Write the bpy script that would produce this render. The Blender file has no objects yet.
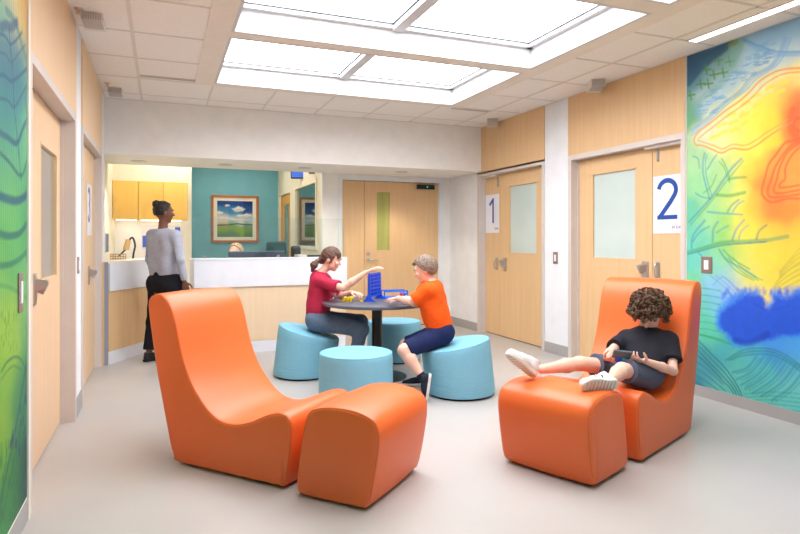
import bpy, bmesh, math, random
import numpy as np
from mathutils import Vector, Matrix
C = bpy.context.scene
COL = C.collection
PI = math.pi
# ------------------------------------------------------------------ camera, world, light
F_PX, U0, V0, H = 597.0, 400.0, 240.0, 1.24
TH = math.atan(238.0 / F_PX)
S_, C_ = math.sin(TH), math.cos(TH)
cam = bpy.data.objects.new('camera', bpy.data.cameras.new('camera'))
COL.objects.link(cam)
C.camera = cam
cam.location = (0, 0, H)
cam.rotation_euler = (PI / 2, 0, -TH)
cam.data.sensor_width = 36.0
cam.data.lens = 36.0 * F_PX / 800.0
cam.data.shift_y = -(267.0 - V0) / 800.0
cam.data.clip_start = 0.02
w = bpy.data.worlds.new('world')
C.world = w
w.use_nodes = True
w.node_tree.nodes['Background'].inputs[0].default_value = (0.93, 0.96, 1.0, 1)
w.node_tree.nodes['Background'].inputs[1].default_value = 0.50
C.view_settings.view_transform = 'Standard'
C.view_settings.look = 'None'
C.view_settings.gamma = 1.0
C.view_settings.use_curve_mapping = False
C.view_settings.exposure = 0.37
SKYLIGHT = 7.0
CEIL_PANEL = 4.0
RECEPTION = 9.0  # emission of the added, unseen fill panels behind the soffit


def at(u, v, s):
    "a point seen at (u, v) of the 800x534 frame, s metres in front of the camera"
    a = (u - U0) / F_PX
    return Vector((s * (S_ + a * C_), s * (C_ - a * S_), H - (v - V0) * s / F_PX))


def on_x(u, v, X):
    a = (u - U0) / F_PX
    k = X / (S_ + a * C_)
    return ((C_ - a * S_) * k, H - (v - V0) / F_PX * k)


def lin(c):
    r = []
    for x in c[:3]:
        x = x / 255.0
        r.append(x / 12.92 if x <= 0.04045 else ((x + 0.055) / 1.055) ** 2.4)
    return (r[0], r[1], r[2], 1.0)


# ------------------------------------------------------------------ materials
MATS = {}


def mat(name, rgb, rough=0.6, metal=0.0, noise=None, bump=None, stretch=(1, 1, 1), coat=0.0, spec=0.5, emit=None, sss=0.0):
    "principled material; noise = (scale, other colour, amount), bump = (scale, strength)"
    if name in MATS:
        return MATS[name]
    m = bpy.data.materials.new(name)
    m.use_nodes = True
    nt = m.node_tree
    b = nt.nodes['Principled BSDF']
    b.inputs['Base Color'].default_value = lin(rgb)
    b.inputs['Roughness'].default_value = rough
    b.inputs['Metallic'].default_value = metal
    b.inputs['Coat Weight'].default_value = coat
    b.inputs['Specular IOR Level'].default_value = spec
    if sss:
        b.inputs['Subsurface Weight'].default_value = sss
        b.inputs['Subsurface Radius'].default_value = (0.02, 0.01, 0.006)
    if emit:
        b.inputs['Emission Color'].default_value = lin(emit[0])
        b.inputs['Emission Strength'].default_value = emit[1]
    tc = nt.nodes.new('ShaderNodeTexCoord')
    mp = nt.nodes.new('ShaderNodeMapping')
    mp.inputs['Scale'].default_value = stretch
    nt.links.new(tc.outputs['Object'], mp.inputs['Vector'])
    if noise is None:
        noise = (6, tuple(min(255, int(x * 0.96)) for x in rgb), 0.6)
    n = nt.nodes.new('ShaderNodeTexNoise')
    n.inputs['Scale'].default_value = noise[0]
    n.inputs['Detail'].default_value = 5
    nt.links.new(mp.outputs['Vector'], n.inputs['Vector'])
    cr = nt.nodes.new('ShaderNodeValToRGB')
    cr.color_ramp.elements[0].position = 0.32
    cr.color_ramp.elements[1].position = 0.68
    a, o = lin(rgb), lin(noise[1])
    cr.color_ramp.elements[0].color = tuple(a[i] * (1 - noise[2]) + o[i] * noise[2] for i in range(3)) + (1,)
    cr.color_ramp.elements[1].color = a
    nt.links.new(n.outputs['Fac'], cr.inputs['Fac'])
    nt.links.new(cr.outputs['Color'], b.inputs['Base Color'])
    if bump:
        n2 = nt.nodes.new('ShaderNodeTexNoise')
        n2.inputs['Scale'].default_value = bump[0]
        n2.inputs['Detail'].default_value = 4
        nt.links.new(mp.outputs['Vector'], n2.inputs['Vector'])
        bp = nt.nodes.new('ShaderNodeBump')
        bp.inputs['Strength'].default_value = bump[1]
        bp.inputs['Distance'].default_value = 0.01
        nt.links.new(n2.outputs['Fac'], bp.inputs['Height'])
        nt.links.new(bp.outputs['Normal'], b.inputs['Normal'])
    MATS[name] = m
    return m


def wood(name, rgb, dark, rough=0.42):
    return mat(name, rgb, rough, noise=(5.0, dark, 0.6), stretch=(6, 6, 0.35), spec=0.35)


def vcol_mat(name, rough=0.6):
    m = bpy.data.materials.new(name)
    m.use_nodes = True
    nt = m.node_tree
    b = nt.nodes['Principled BSDF']
    b.inputs['Roughness'].default_value = rough
    b.inputs['Specular IOR Level'].default_value = 0.3
    a = nt.nodes.new('ShaderNodeVertexColor')
    a.layer_name = 'Col'
    nt.links.new(a.outputs['Color'], b.inputs['Base Color'])
    return m


def glass_mat(name, tint, rough=0.02, clear=0.85):
    "thin pane: mostly see-through with a glossy reflection"
    m = bpy.data.materials.new(name)
    m.use_nodes = True
    nt = m.node_tree
    nt.nodes.remove(nt.nodes['Principled BSDF'])
    out = nt.nodes['Material Output']
    tr = nt.nodes.new('ShaderNodeBsdfTransparent')
    tr.inputs[0].default_value = lin(tint)
    gl = nt.nodes.new('ShaderNodeBsdfGlossy')
    gl.inputs['Roughness'].default_value = rough
    gl.inputs['Color'].default_value = (0.9, 0.95, 0.95, 1)
    fr = nt.nodes.new('ShaderNodeFresnel')
    fr.inputs['IOR'].default_value = 1.5
    mth = nt.nodes.new('ShaderNodeMath')
    mth.operation = 'MULTIPLY_ADD'
    mth.inputs[1].default_value = 0.6
    mth.inputs[2].default_value = 1.0 - clear
    mth.use_clamp = True
    mx = nt.nodes.new('ShaderNodeMixShader')
    nt.links.new(fr.outputs[0], mth.inputs[0])
    nt.links.new(mth.outputs[0], mx.inputs[0])
    nt.links.new(tr.outputs[0], mx.inputs[1])
    nt.links.new(gl.outputs[0], mx.inputs[2])
    nt.links.new(mx.outputs[0], out.inputs['Surface'])
    MATS[name] = m
    return m


M_wall = mat('white_paint', (243, 241, 238), 0.75, bump=(220, 0.03))
M_white = mat('cool_white_paint', (236, 238, 242), 0.7, bump=(220, 0.03))
M_cream = mat('cream_paint', (240, 233, 212), 0.7)
M_teal = mat('teal_paint', (120, 188, 206), 0.65)
M_wood = wood('maple_veneer', (232, 200, 162), (224, 190, 150))
M_woodD = wood('maple_veneer_honey', (226, 190, 145), (217, 178, 131))
M_woodB = wood('birch_panel', (232, 208, 176), (226, 199, 164))
M_frame = mat('taupe_frame_paint', (212, 203, 197), 0.5)
M_base = mat('grey_vinyl_base', (168, 165, 163), 0.5)
M_tile = mat('ceiling_tile', (240, 236, 232), 0.9, noise=(60, (230, 226, 221), 0.5))
M_tee = mat('ceiling_tee', (222, 215, 208), 0.6)
M_gyp = mat('coffer_paint', (234, 226, 216), 0.8)
M_coff = mat('coffer_white', (206, 206, 208), 0.7)
M_floor = mat('sheet_vinyl_floor', (182, 178, 174), 0.33, noise=(1.2, (175, 170, 166), 0.8), spec=0.45)
M_yellow = wood('yellow_laminate', (253, 208, 116), (250, 200, 102))
M_lam = mat('white_laminate', (232, 235, 243), 0.4)
M_steel = mat('brushed_steel', (178, 180, 184), 0.28, 1.0)
M_chrome = mat('satin_nickel', (206, 204, 202), 0.3, 1.0)
M_black = mat('black_metal', (22, 22, 24), 0.35)
M_dark = mat('dark_gap', (40, 34, 30), 0.8)
M_rubber = mat('black_plinth', (18, 16, 16), 0.7)
M_orange = mat('orange_vinyl', (231, 107, 48), 0.40, noise=(3, (227, 101, 43), 0.6), bump=(420, 0.06), spec=0.5)
M_orangeS = mat('orange_piping', (206, 92, 28), 0.45)
M_stool = mat('teal_stool_fabric', (122, 184, 208), 0.62, noise=(30, (112, 176, 202), 0.5), bump=(300, 0.1))
M_table = mat('charcoal_laminate', (92, 93, 104), 0.38)
M_tableE = mat('charcoal_edge', (70, 74, 86), 0.4)
M_blue = mat('blue_plastic', (14, 78, 222), 0.3)
M_lblue = mat('light_blue_plastic', (20, 110, 225), 0.3)
M_red = mat('red_plastic', (225, 30, 24), 0.3)
M_yel = mat('yellow_plastic', (248, 220, 20), 0.3)
M_pane = glass_mat('clear_glass', (232, 244, 240), 0.01, 0.93)
M_frost = mat('frosted_film_glass', (202, 216, 211), 0.22, noise=(2.0, (188, 206, 203), 0.7), spec=0.6)
M_sign = mat('sign_white', (235, 234, 242), 0.4)
M_signblue = mat('sign_blue', (8, 74, 160), 0.4)
M_signtxt = mat('sign_small_text', (90, 92, 120), 0.5)
M_switch = mat('switch_plate_bronze', (150, 128, 118), 0.35, 0.4)
M_swrock = mat('switch_rocker', (236, 238, 240), 0.4)
M_light = mat('lamp_diffuser', (255, 250, 245), 0.5, emit=((255, 250, 246), 3.6))
M_skin = mat('fair_skin', (234, 188, 168), 0.5, noise=(14, (230, 172, 152), 0.5), sss=0.1)
M_skinD = mat('brown_skin', (112, 70, 52), 0.45, noise=(14, (98, 60, 44), 0.5))
M_sole = mat('white_shoe_sole', (225, 222, 214), 0.6)


# ------------------------------------------------------------------ mesh helpers
def tag(o, label=None, cat=None, group=None, kind=None):
    if label: o['label'] = label
    if cat: o['category'] = cat
    if group: o['group'] = group
    if kind: o['kind'] = kind
    return o


def thing(name, label, cat, loc=(0, 0, 0), rz=0.0, group=None):
    o = bpy.data.objects.new(name, None)
    o.empty_display_size = 0.1
    COL.objects.link(o)
    o.location = loc
    o.rotation_euler = (0, 0, rz)
    return tag(o, label, cat, group)


def link(name, me, m, parent=None, world=False):
    "world=True: the mesh is in world coordinates and the parent is an unrotated Empty"
    o = bpy.data.objects.new(name, me)
    COL.objects.link(o)
    if m is not None:
        if not me.materials:
            me.materials.append(m)
    if parent is not None:
        o.parent = parent
        if world:
            q = parent
            off = Vector((0, 0, 0))
            while q is not None:
                off += q.location
                q = q.parent
            o.location = -off
    return o


def box(bm, x0, x1, y0, y1, z0, z1, bev=0.0, seg=2, M=None):
    r = bmesh.ops.create_cube(bm, size=1.0)
    vs = r['verts']
    for v in vs:
        v.co = Vector(((x0 + x1) / 2 + v.co.x * (x1 - x0), (y0 + y1) / 2 + v.co.y * (y1 - y0), (z0 + z1) / 2 + v.co.z * (z1 - z0)))
    if bev > 0:
        es = list({e for v in vs for e in v.link_edges})
        rb = bmesh.ops.bevel(bm, geom=es, offset=bev, segments=seg, affect='EDGES', profile=0.5)
        vs = list({v for f in rb['faces'] for v in f.verts} | {v for v in vs if v.is_valid})
    if M is not None:
        bmesh.ops.transform(bm, matrix=M, verts=[v for v in vs if v.is_valid])
    return vs


def cyl(bm, a, b, r, r2=None, n=20, caps=True):
    a, b = Vector(a), Vector(b)
    d = b - a
    L = d.length
    q = d.to_track_quat('Z', 'Y').to_matrix().to_4x4()
    bmesh.ops.create_cone(bm, cap_ends=caps, segments=n, radius1=r, radius2=r if r2 is None else r2, depth=L,
                          matrix=Matrix.Translation((a + b) / 2) @ q)


def lathe(bm, prof, n=40, c=(0, 0, 0), M=None):
    rings = []
    for (r, z) in prof:
        ring = []
        for i in range(n):
            t = 2 * PI * i / n
            p = Vector((c[0] + r * math.cos(t), c[1] + r * math.sin(t), c[2] + z))
            ring.append(bm.verts.new(M @ p if M else p))
        rings.append(ring)
    for k in range(len(rings) - 1):
        for i in range(n):
            j = (i + 1) % n
            bm.faces.new((rings[k][i], rings[k][j], rings[k + 1][j], rings[k + 1][i]))
    bm.faces.new(rings[0][::-1])
    bm.faces.new(rings[-1])


def tube(bm, pts, r, n=8, closed=False):
    pts = [Vector(p) for p in pts]
    N = len(pts)
    rr = r if isinstance(r, (list, tuple)) else [r] * N
    rings = []
    prev = None
    for i, p in enumerate(pts):
        if closed:
            d = pts[(i + 1) % N] - pts[(i - 1) % N]
        else:
            d = pts[min(i + 1, N - 1)] - pts[max(i - 1, 0)]
        d.normalize()
        if prev is None:
            x = d.cross(Vector((0, 0, 1)))
            if x.length < 0.1:
                x = d.cross(Vector((1, 0, 0)))
        else:
            x = prev - d * prev.dot(d)
        x.normalize()
        prev = x
        y = d.cross(x)
        rings.append([bm.verts.new(p + (x * math.cos(2 * PI * k / n) + y * math.sin(2 * PI * k / n)) * rr[i]) for k in range(n)])
    m = N if closed else N - 1
    for i in range(m):
        A, B = rings[i], rings[(i + 1) % N]
        for k in range(n):
            j = (k + 1) % n
            bm.faces.new((A[k], A[j], B[j], B[k]))
    if not closed:
        bm.faces.new(rings[0][::-1])
        bm.faces.new(rings[-1])


def poly_prism(bm, pts2, fn, t0, t1):
    "extrude a 2-D outline; fn(x, y, t) -> 3-D"
    a = [bm.verts.new(fn(x, y, t0)) for x, y in pts2]
    b = [bm.verts.new(fn(x, y, t1)) for x, y in pts2]
    n = len(a)
    for i in range(n):
        j = (i + 1) % n
        bm.faces.new((a[i], a[j], b[j], b[i]))
    bm.faces.new(a[::-1])
    bm.faces.new(b)


def done(name, bm, m, parent=None, smooth=False, world=False):
    bmesh.ops.recalc_face_normals(bm, faces=bm.faces)
    me = bpy.data.meshes.new(name)
    bm.to_mesh(me)
    bm.free()
    if smooth:
        me.polygons.foreach_set('use_smooth', [True] * len(me.polygons))
        try:
            me.set_sharp_from_angle(angle=math.radians(40))
        except Exception:
            pass
    return link(name, me, m, parent, world)


def bx(name, m, parent, *args, bev=0.0, world=False, smooth=False):
    bm = bmesh.new()
    for a in (args if isinstance(args[0], (list, tuple)) else [args]):
        box(bm, *a, bev=bev)
    return done(name, bm, m, parent, smooth, world)


def struct(o):
    o['kind'] = 'structure'
    return o


def catmull(pts, n=6, closed=True):
    P = [Vector(p) for p in pts]
    N = len(P)
    out = []
    rng = range(N) if closed else range(N - 1)
    for i in rng:
        if closed:
            p0, p1, p2, p3 = P[i - 1], P[i], P[(i + 1) % N], P[(i + 2) % N]
        else:
            p0, p1, p2, p3 = P[max(i - 1, 0)], P[i], P[i + 1], P[min(i + 2, N - 1)]
        for k in range(n):
            t = k / n
            out.append(0.5 * ((2 * p1) + (p2 - p0) * t + (2 * p0 - 5 * p1 + 4 * p2 - p3) * t * t + (3 * p1 - p0 - 3 * p2 + p3) * t ** 3))
    if not closed:
        out.append(P[-1])
    return out


# ------------------------------------------------------------------ distance-field mesher (for bodies, clothes, hair)
class Field:
    def __init__(s, h=0.005, k=0.02):
        s.h, s.k, s.P = h, k, []

    def cone(s, a, b, ra, rb=None, k=None, cut=False, cut0=False, grow=0.0, amp=0.0, fr=40, sub=False, planes=()):
        s.P.append(('c', np.array(a, float), np.array(b, float), ra + grow, (ra if rb is None else rb) + grow,
                    s.k if k is None else k, cut, cut0, amp, fr, sub, planes))

    def ell(s, c, r, ax=None, k=None, grow=0.0, amp=0.0, fr=40, sub=False, planes=()):
        A = np.eye(3) if ax is None else np.array([list(v) for v in ax], float)   # rows = axes
        s.P.append(('e', np.array(c, float), A, np.array(r, float) + grow, None, s.k if k is None else k, False, False, amp, fr, sub, planes))

    def bounds(s, p):
        if p[0] == 'c':
            lo = np.minimum(p[1] - p[3], p[2] - p[4])
            hi = np.maximum(p[1] + p[3], p[2] + p[4])
        else:
            R = max(p[3])
            lo, hi = p[1] - R, p[1] + R
        m = p[5] + 3 * s.h
        return lo - m, hi + m

    def mesh(s, name):
        B = [s.bounds(p) for p in s.P]
        lo = np.min([b[0] for b, p in zip(B, s.P) if not p[10]], axis=0)
        hi = np.max([b[1] for b, p in zip(B, s.P) if not p[10]], axis=0)
        h = s.h
        n = np.ceil((hi - lo) / h).astype(int) + 1
        F = np.full(n, 0.2, np.float32)
        ax = [(lo[i] + h * np.arange(n[i])).astype(np.float32) for i in range(3)]
        for (b0, b1), p in zip(B, s.P):
            i0 = np.clip(((b0 - lo) / h).astype(int), 0, n - 1)
            i1 = np.clip(np.ceil((b1 - lo) / h).astype(int) + 1, 0, n)
            if np.any(i1 <= i0):
                continue
            X = ax[0][i0[0]:i1[0]][:, None, None]
            Y = ax[1][i0[1]:i1[1]][None, :, None]
            Z = ax[2][i0[2]:i1[2]][None, None, :]
            if p[0] == 'c':
                a, b = p[1], p[2]
                d = b - a
                L2 = max(float(d @ d), 1e-9)
                t = ((X - a[0]) * d[0] + (Y - a[1]) * d[1] + (Z - a[2]) * d[2]) / L2
                tc = np.clip(t, 0, 1)
                dist = np.sqrt((X - a[0] - tc * d[0]) ** 2 + (Y - a[1] - tc * d[1]) ** 2 + (Z - a[2] - tc * d[2]) ** 2)
                D = dist - (p[3] + (p[4] - p[3]) * tc)
                L = math.sqrt(L2)
                if p[6]:
                    D = np.maximum(D, (t - 1) * L)
                if p[7]:
                    D = np.maximum(D, -t * L)
            else:
                A, r = p[2], p[3]
                q = [(X - p[1][0]) * A[i][0] + (Y - p[1][1]) * A[i][1] + (Z - p[1][2]) * A[i][2] for i in range(3)]
                k0 = np.sqrt(sum((q[i] / r[i]) ** 2 for i in range(3)))
                k1 = np.sqrt(sum((q[i] / (r[i] * r[i])) ** 2 for i in range(3))) + 1e-6
                D = k0 * (k0 - 1) / k1
            for (pp, pn) in p[11]:
                D = np.maximum(D, (X - pp[0]) * pn[0] + (Y - pp[1]) * pn[1] + (Z - pp[2]) * pn[2])
            if p[8]:
                f = p[9]
                D = D + p[8] * (np.sin(f * X + 0.6 * f * Z + 1.7 * np.sin(0.55 * f * Z + 0.3 * f * Y)) * 0.6 + np.sin(0.8 * f * Z - 0.9 * f * Y + 1.3 * np.sin(0.7 * f * X)) * 0.6)
            G = F[i0[0]:i1[0], i0[1]:i1[1], i0[2]:i1[2]]
            k = max(p[5], 1e-4)
            if p[10]:
                hh = np.maximum(k - np.abs(G + D), 0) / k
                G[...] = np.maximum(G, -D) + hh * hh * k * 0.25
            else:
                hh = np.maximum(k - np.abs(G - D), 0) / k
                G[...] = np.minimum(G, D) - hh * hh * k * 0.25
        F[0], F[-1], F[:, 0], F[:, -1], F[:, :, 0], F[:, :, -1] = 0.2, 0.2, 0.2, 0.2, 0.2, 0.2
        I = F < 0
        nx, ny, nz = n
        cnt = np.zeros((nx - 1, ny - 1, nz - 1), np.int8)
        for a in (0, 1):
            for b in (0, 1):
                for c in (0, 1):
                    cnt += I[a:nx - 1 + a, b:ny - 1 + b, c:nz - 1 + c]
        act = (cnt > 0) & (cnt < 8)
        idx = np.argwhere(act)
        ids = np.full(act.shape, -1, np.int32)
        ids[act] = np.arange(len(idx))
        acc = np.zeros((len(idx), 3))
        num = np.zeros(len(idx))
        cor = [(a, b, c) for a in (0, 1) for b in (0, 1) for c in (0, 1)]
        for c0 in cor:
            for d in range(3):
                if c0[d]:
                    continue
                c1 = list(c0)
                c1[d] = 1
                f0 = F[idx[:, 0] + c0[0], idx[:, 1] + c0[1], idx[:, 2] + c0[2]]
                f1 = F[idx[:, 0] + c1[0], idx[:, 1] + c1[1], idx[:, 2] + c1[2]]
                x = (f0 < 0) != (f1 < 0)
                t = np.where(x, f0 / np.where(x, f0 - f1, 1), 0)
                p = np.tile(np.array(c0, float), (len(idx), 1))
                p[:, d] += t
                acc[x] += p[x]
                num[x] += 1
        V = lo + h * (idx + acc / num[:, None])
        quads = []
        for d in range(3):
            sl0 = [slice(1, -1)] * 3
            sl1 = [slice(1, -1)] * 3
            sl0[d], sl1[d] = slice(0, -1), slice(1, None)
            A, Bq = I[tuple(sl0)], I[tuple(sl1)]
            ch = np.argwhere(A != Bq)
            if not len(ch):
                continue
            off = np.array([1, 1, 1])
            off[d] = 0
            g = ch + off
            flip = I[g[:, 0], g[:, 1], g[:, 2]]
            e1, e2 = [k for k in range(3) if k != d]
            q = []
            for (o1, o2) in ((-1, -1), (0, -1), (0, 0), (-1, 0)):
                c = g.copy()
                c[:, e1] += o1
                c[:, e2] += o2
                q.append(ids[c[:, 0], c[:, 1], c[:, 2]])
            q = np.stack(q, 1)
            if d == 1:
                flip = ~flip
            q[~flip] = q[~flip][:, ::-1]
            quads.append(q)
        Q = np.concatenate(quads)
        Q = Q[(Q >= 0).all(1)]
        return np_mesh(name, V, Q)


def np_mesh(name, V, Q, smooth=True):
    me = bpy.data.meshes.new(name)
    k = Q.shape[1]
    me.vertices.add(len(V))
    me.vertices.foreach_set('co', np.asarray(V, np.float32).ravel())
    me.loops.add(Q.size)
    me.loops.foreach_set('vertex_index', Q.astype(np.int32).ravel())
    me.polygons.add(len(Q))
    me.polygons.foreach_set('loop_start', np.arange(0, Q.size, k, dtype=np.int32))
    me.polygons.foreach_set('loop_total', np.full(len(Q), k, np.int32))
    me.update(calc_edges=True)
    me.validate()
    if smooth:
        me.polygons.foreach_set('use_smooth', [True] * len(me.polygons))
    return me


# ------------------------------------------------------------------ painted panels (murals, artwork)
def noise2(X, Y, seed, sc):
    r = np.random.RandomState(seed)
    o = np.zeros_like(X)
    for i in range(7):
        f = sc * (0.6 + 0.55 * i)
        a = r.uniform(0, 2 * PI)
        o = o + np.sin(f * (X * math.cos(a) + Y * math.sin(a)) + r.uniform(0, 6) + 1.5 * np.sin(f * 0.6 * (X * math.sin(a) - Y * math.cos(a)) + r.uniform(0, 6))) / (1 + 0.5 * i)
    return o / 3.0


class Canvas:
    def __init__(s, X, Y):
        s.X, s.Y = X, Y
        s.C = np.zeros(X.shape + (3,))

    def wash(s, anchors, sig, warp=0.02, seed=1):
        Xw = s.X + warp * noise2(s.X, s.Y, seed, 14)
        Yw = s.Y + warp * noise2(s.X, s.Y, seed + 1, 14)
        W = np.zeros(s.X.shape) + 1e-12
        A = np.zeros(s.C.shape)
        for (x, y, c) in anchors:
            wt = np.exp(-((Xw - x) ** 2 + (Yw - y) ** 2) / (2 * sig * sig)) + 1e-7 / (0.01 + (Xw - x) ** 2 + (Yw - y) ** 2)
            W += wt
            A += wt[..., None] * np.array(lin(c)[:3])
        s.C = A / W[..., None]

    def stroke(s, pts, wd, c, a=0.8, soft=0.4):
        p = np.array(pts, float)
        lo, hi = p.min(0) - wd * 2, p.max(0) + wd * 2
        m = (s.X > lo[0]) & (s.X < hi[0]) & (s.Y > lo[1]) & (s.Y < hi[1])
        if not m.any():
            return
        X, Y = s.X[m], s.Y[m]
        D = np.full(X.shape, 9.0)
        for i in range(len(p) - 1):
            d = p[i + 1] - p[i]
            L = max(d @ d, 1e-9)
            t = np.clip(((X - p[i, 0]) * d[0] + (Y - p[i, 1]) * d[1]) / L, 0, 1)
            D = np.minimum(D, np.hypot(X - p[i, 0] - t * d[0], Y - p[i, 1] - t * d[1]))
        al = a * np.clip((wd / 2 * (1 + soft) - D) / (wd * soft), 0, 1)
        s.C[m] = s.C[m] * (1 - al[:, None]) + np.array(lin(c)[:3]) * al[:, None]

    def blob(s, pts, c, a=0.95, edge=0.02, rag=0.02, seed=3, fr=60):
        "ragged filled polygon"
        p = np.array(pts, float)
        X = s.X + rag * noise2(s.X, s.Y, seed, fr)
        Y = s.Y + rag * noise2(s.X, s.Y, seed + 5, fr)
        inside = np.zeros(X.shape, bool)
        D = np.full(X.shape, 9.0)
        n = len(p)
        for i in range(n):
            q0, q1 = p[i], p[(i + 1) % n]
            c1 = (q0[1] > Y) != (q1[1] > Y)
            dy = q1[1] - q0[1]
            xi = q0[0] + (Y - q0[1]) * (q1[0] - q0[0]) / (dy if abs(dy) > 1e-9 else 1e-9)
            inside ^= c1 & (X < xi)
            d = q1 - q0
            L = max(d @ d, 1e-9)
            t = np.clip(((X - q0[0]) * d[0] + (Y - q0[1]) * d[1]) / L, 0, 1)
            D = np.minimum(D, np.hypot(X - q0[0] - t * d[0], Y - q0[1] - t * d[1]))
        sd = np.where(inside, D, -D)
        al = a * np.clip(sd / edge + 0.5, 0, 1)
        s.C = s.C * (1 - al[..., None]) + np.array(lin(c)[:3]) * al[..., None]


def painted(name, P, colors, m, parent=None):
    "P: (ny, nx, 3) grid of points"
    ny, nx = P.shape[:2]
    I = np.arange(ny * nx).reshape(ny, nx)
    Q = np.stack([I[:-1, :-1].ravel(), I[:-1, 1:].ravel(), I[1:, 1:].ravel(), I[1:, :-1].ravel()], 1)
    me = np_mesh(name, P.reshape(-1, 3), Q, smooth=False)
    at_ = me.color_attributes.new('Col', 'FLOAT_COLOR', 'POINT')
    c4 = np.ones((ny * nx, 4), np.float32)
    c4[:, :3] = np.clip(colors.reshape(-1, 3), 0, 1)
    at_.data.foreach_set('color', c4.ravel())
    return link(name, me, m, parent)

# ================================================================== THE SETTING
XL, XR, YS, YD, ZC, ZS = -0.56, 3.97, 7.0, 7.95, 2.74, 2.155
YT = 11.3          # teal wall at the far end of the reception room
XA = -0.60         # alcove side wall
XP = 0.325          # partition right of the cabinet alcove
XW = 2.03          # glazed side wall of the reception room
Y0 = -1.5
HD = 2.12          # top of the door frames

struct(bx('floor', M_floor, None, XL - 0.3, XR + 0.3, Y0, YT + 0.2, -0.1, 0.0))
struct(bx('wall_left', M_white, None,
          (XL - 0.25, XL, Y0, 3.10, 0, ZC), (XL - 0.25, XL, 3.10, 4.65, HD - 0.02, ZC), (XL - 0.25, XL, 4.65, 5.0, 0, ZC),
          (XL - 0.25, XL, 5.0, 6.55, HD - 0.02, ZC), (XL - 0.25, XL, 6.55, 7.0, 0, ZC)))
struct(bx('wall_alcove_left', M_cream, None, XA - 0.25, XA, 7.0, YT, 0, ZC))
struct(bx('wall_right', M_white, None,
          (XR, XR + 0.25, Y0, 3.654, 0, ZC), (XR, XR + 0.25, 3.654, 5.166, HD, ZC), (XR, XR + 0.25, 5.166, 5.589, 0, ZC),
          (XR, XR + 0.25, 5.589, 7.11, HD, ZC), (XR, XR + 0.25, 7.11, YD, 0, ZC)))
# soffit over the reception counter and the end wall with the double door
struct(bx('wall_soffit', M_wall, None, XA, XR, YS, YD, ZS, ZC))
DX0, DX1 = 2.25, 3.853
struct(bx('wall_back', M_wall, None, (XW, DX0, YD, YD + 0.1, 0, ZC), (DX0, DX1, YD, YD + 0.12, 2.13, ZC), (DX1, XR + 0.25, YD, YD + 0.12, 0, ZC)))
struct(bx('wall_reception_teal', M_teal, None, XP, XW + 0.1, YT, YT + 0.1, 0, ZC))
struct(bx('wall_partition', M_cream, None, (XP - 0.002, XP + 0.05, 8.62, YT, 0, ZC)))
struct(bx('wall_alcove_back', mat('white_splashback', (250, 250, 250), 0.4), None, XA, XP, 9.0, 9.06, 0, ZC))
struct(bx('wall_cabinet_bulkhead', M_cream, None, XA, XP, 8.62, 8.99, 2.02, ZC))
struct(bx('wall_alcove_end', M_cream, None, XP - 0.085, XP - 0.003, 8.60, 8.99, 0, 1.505))
# glazed side wall: door opening then window opening
struct(bx('wall_reception_side', M_cream, None, (XW, XW + 0.1, YD + 0.1, 8.25, 0, ZC), (XW, XW + 0.1, 8.25, 9.75, 0, 1.10), (XW, XW + 0.1, 8.25, 9.75, 2.12, ZC),
          (XW, XW + 0.1, 9.75, 10.05, 0, ZC), (XW, XW + 0.1, 10.05, 11.15, 2.1, ZC), (XW, XW + 0.1, 11.15, YT, 0, ZC)))
struct(bx('wall_office_back', mat('sage_paint', (150, 170, 150), 0.8), None, (3.9, 4.0, 8.1, YT + 0.1, 0, ZC), (XW, 3.9, YT, YT + 0.1, 0, ZC)))
# ceiling: tiles with openings for the skylight coffers
CX0, CX1 = 0.478, 2.975
COF = [(4.56, 5.91), (3.05, 4.40), (1.50, 2.87)]
rects = [(XL, CX0, Y0, YS, ZC, ZC + 0.25), (CX1, XR, Y0, YS, ZC, ZC + 0.25), (CX0, CX1, 5.91, YS, ZC, ZC + 0.25)]
for i in range(2):
    rects.append((CX0, CX1, COF[i + 1][1], COF[i][0], ZC, ZC + 0.25))
rects.append((CX0, CX1, Y0, 1.50, ZC, ZC + 0.25))
struct(bx('ceiling', M_tile, None, *rects))
struct(bx('ceiling_reception', M_tile, None, XA, XR, YD, YT, ZC, ZC + 0.1))
g = 0.009
bd = [(0.292, CX0, Y0, 6.03, ZC - g, ZC), (CX1, 3.15, Y0, 6.03, ZC - g, ZC), (CX0, CX1, 5.91, 6.03, ZC - g, ZC)]
for i in range(2):
    bd.append((CX0, CX1, COF[i + 1][1], COF[i][0], ZC - g, ZC))
bd.append((CX0, CX1, 1.38, 1.50, ZC - g, ZC))
struct(bx('trim_1', M_gyp, None, *bd))                       # plaster border round the coffers
tees = []
for X in (-0.2, 3.55):
    tees.append((X - 0.013, X + 0.013, Y0, YS, ZC - 0.004, ZC))
for X in (0.46, 1.07, 1.68, 2.29, 2.90):
    tees.append((X - 0.010, X + 0.010, 6.03, YS, ZC - 0.004, ZC))
for k in range(13):
    Y = 6.69 - 0.663 * k
    if Y < Y0: break
    if k == 0:
        tees.append((XL, XR, Y - 0.010, Y + 0.010, ZC - 0.004, ZC))
    else:
        tees.append((XL, 0.292, Y - 0.010, Y + 0.010, ZC - 0.004, ZC))
        tees.append((3.15, XR, Y - 0.010, Y + 0.010, ZC - 0.004, ZC))
tees += [(XL, XL + 0.012, Y0, YS, ZC - 0.005, ZC), (XR - 0.012, XR, Y0, YS, ZC - 0.005, ZC), (XL, XR, YS - 0.015, YS, ZC - 0.005, ZC)]
struct(bx('trim_2', M_tee, None, *tees))                     # ceiling grid
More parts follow.
